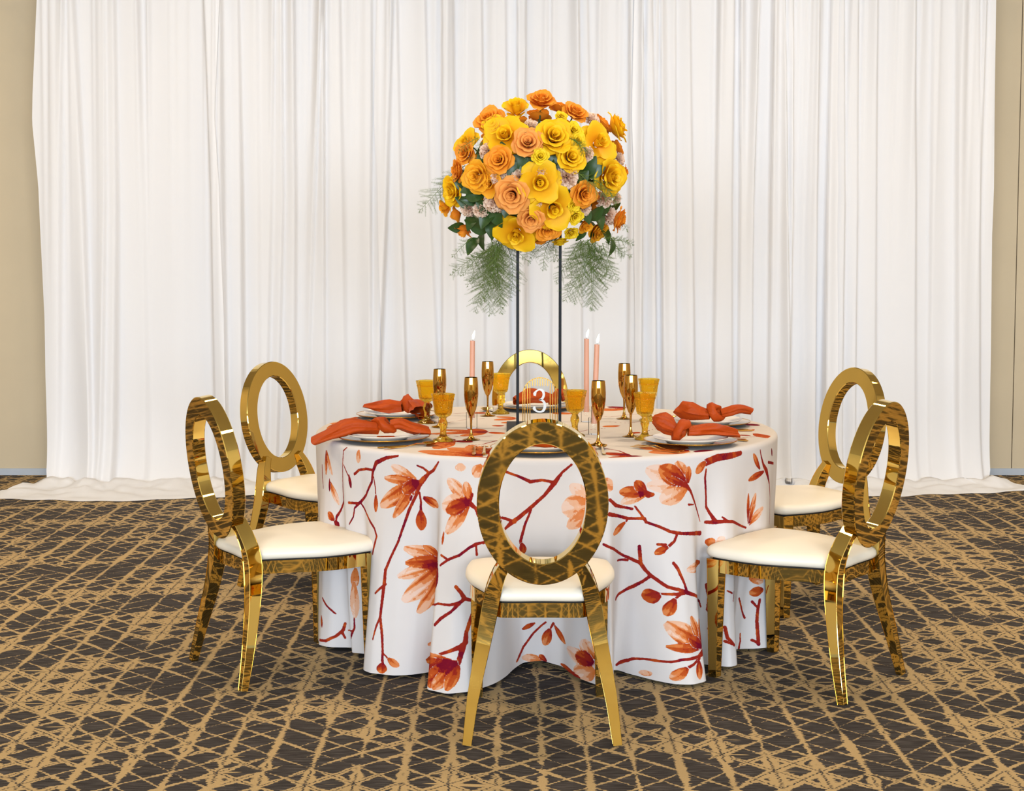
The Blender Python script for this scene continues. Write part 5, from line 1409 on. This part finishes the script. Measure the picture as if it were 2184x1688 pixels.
# leaves
def leaf_mesh(fold):
    vs, fs = [], []; nv, nu = 9, 4
    for k in range(nv + 1):
        v = k / nv; w = 0.30 * math.sin(math.pi * min(1, v ** 0.8 * 0.97 + 0.015)) ** 0.85
        for i in range(nu + 1):
            u = -1 + 2 * i / nu
            vs.append((u * w, v, 0.10 * math.sin(v * 3) - 0.18 * v * v + fold * abs(u) * w + 0.01 * math.sin(v * 22) * abs(u)))
    n = nu + 1
    fs = [(k * n + i, k * n + i + 1, (k + 1) * n + i + 1, (k + 1) * n + i) for k in range(nv) for i in range(nu)]
    mb = MB().add(vs, fs)
    mb.tube([(0, -0.25, -0.03), (0, 0.0, 0.0)], 0.012, 5)
    return mb.mesh('leaf', MAT['leaf'], True, None)
LM = [leaf_mesh(0.35), leaf_mesh(0.15)]
def place_leaf(p, d, n, L, k):
    d = Vector(d).normalized(); n = Vector(n); n = (n - d * n.dot(d)).normalized(); s = d.cross(n)
    o = obj('leaf', LM[k % 2], arr); m = Matrix((s, d, n)).transposed().to_4x4()
    o.rotation_mode = 'QUATERNION'; o.rotation_quaternion = m.to_quaternion(); o.scale = (L * 1.15, L, L)
    o.location = Vector(p) - d * L * 0.5 - ARL
for k, (x, y, z, dx, dz, L) in enumerate(LEAVES):
    n = (Vector((x, y, z)) - AC).normalized() + Vector((0, -0.5, 0.25))
    place_leaf((x, y, z), (dx, -0.25, dz), n, L, k)
lr = random.Random(5)
for k in range(170):
    a = lr.uniform(0, 6.283); el = R(lr.uniform(-48, 70))
    n = Vector((math.cos(a) * math.cos(el), math.sin(a) * math.cos(el), math.sin(el)))
    t = n.cross(Vector((lr.uniform(-1, 1), lr.uniform(-1, 1), lr.uniform(-1, 1)))).normalized()
    p = AC + Vector((n.x * 0.245, n.y * 0.235, n.z * 0.205 - 0.01))
    place_leaf(p, t + n * 0.5, n, lr.uniform(0.075, 0.11), k)
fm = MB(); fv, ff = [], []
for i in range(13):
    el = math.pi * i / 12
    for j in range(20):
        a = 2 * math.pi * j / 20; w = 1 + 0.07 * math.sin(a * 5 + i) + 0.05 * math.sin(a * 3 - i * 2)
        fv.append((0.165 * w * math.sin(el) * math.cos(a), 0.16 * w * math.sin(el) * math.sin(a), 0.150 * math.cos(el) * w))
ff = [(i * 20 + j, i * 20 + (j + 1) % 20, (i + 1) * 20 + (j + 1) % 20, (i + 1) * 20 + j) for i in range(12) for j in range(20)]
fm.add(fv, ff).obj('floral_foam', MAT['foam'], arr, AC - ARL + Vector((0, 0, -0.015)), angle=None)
# asparagus fern fronds
def frond(A, B, seed):
    rg = random.Random(seed); A = Vector(A); B = Vector(B); L = (B - A).length; ax = (B - A).normalized()
    side = ax.cross(Vector((0, -1, 0.2))).normalized(); out = side.cross(ax)
    bend = Vector((rg.uniform(-1, 1), rg.uniform(-1, 1), 0)) * L * 0.10
    pt = lambda t: A + (B - A) * t + bend * math.sin(math.pi * t) + Vector((0, 0, 0.06 * L * math.sin(math.pi * t)))
    mb = MB(); mb.tube([pt(t) - ARL for t in np.linspace(0, 1, 9)], list(np.linspace(0.0016, 0.0005, 9)), 5)
    n = max(12, int(L / 0.0060))
    for k in range(n):
        t = (k + 0.5) / n; p = pt(t); s = 1 if k % 2 else -1
        ln = min(0.075, 0.30 * L) * (0.35 + math.sin(math.pi * min(1, 0.15 + 0.80 * t))) * 0.72 * rg.uniform(.75, 1.2)
        if t > 0.9: ln *= (1 - t) / 0.1 * 0.8 + 0.2
        d = (side * s + ax * rg.uniform(.25, 1.2) + out * rg.uniform(-1.6, 1.6)).normalized()
        droop = Vector((0, 0, -0.12 * ln))
        e = p + d * ln + droop
        w = d.cross(out).normalized() * 0.0005
        mb.add([p - w - ARL, p + w - ARL, e - ARL], [(0, 1, 2)])
        m = max(5, int(ln / 0.0034))
        for j in range(m):
            u = (j + 1) / m; b = p + (e - p) * u; nl = 0.0125 * (1.05 - 0.65 * u) * rg.uniform(.7, 1.25)
            for ss in (1, -1):
                nd = (w.normalized() * ss + d * rg.uniform(.6, 1.1) + out * rg.uniform(-.7, .7)).normalized()
                q = nd.cross(d).normalized() * 0.0006 + d * 0.0005
                mb.add([b - q - ARL, b + q - ARL, b + nd * nl - ARL], [(0, 1, 2)])
    return mb.obj('fern_frond', MAT['fern'], arr, smooth=False)
fr_ = random.Random(14)
for k, f in enumerate(FERNS):
    frond(f[:3], f[3:], 100 + k)
    if k < 18:                                     # the hanging sprays are several stems thick
        j = lambda a: fr_.uniform(-a, a)
        frond((f[0] + j(.03), f[1] + j(.05), f[2] + j(.01)), (f[3] + j(.05), f[4] + j(.07), f[5] + abs(j(.06))), 300 + k)
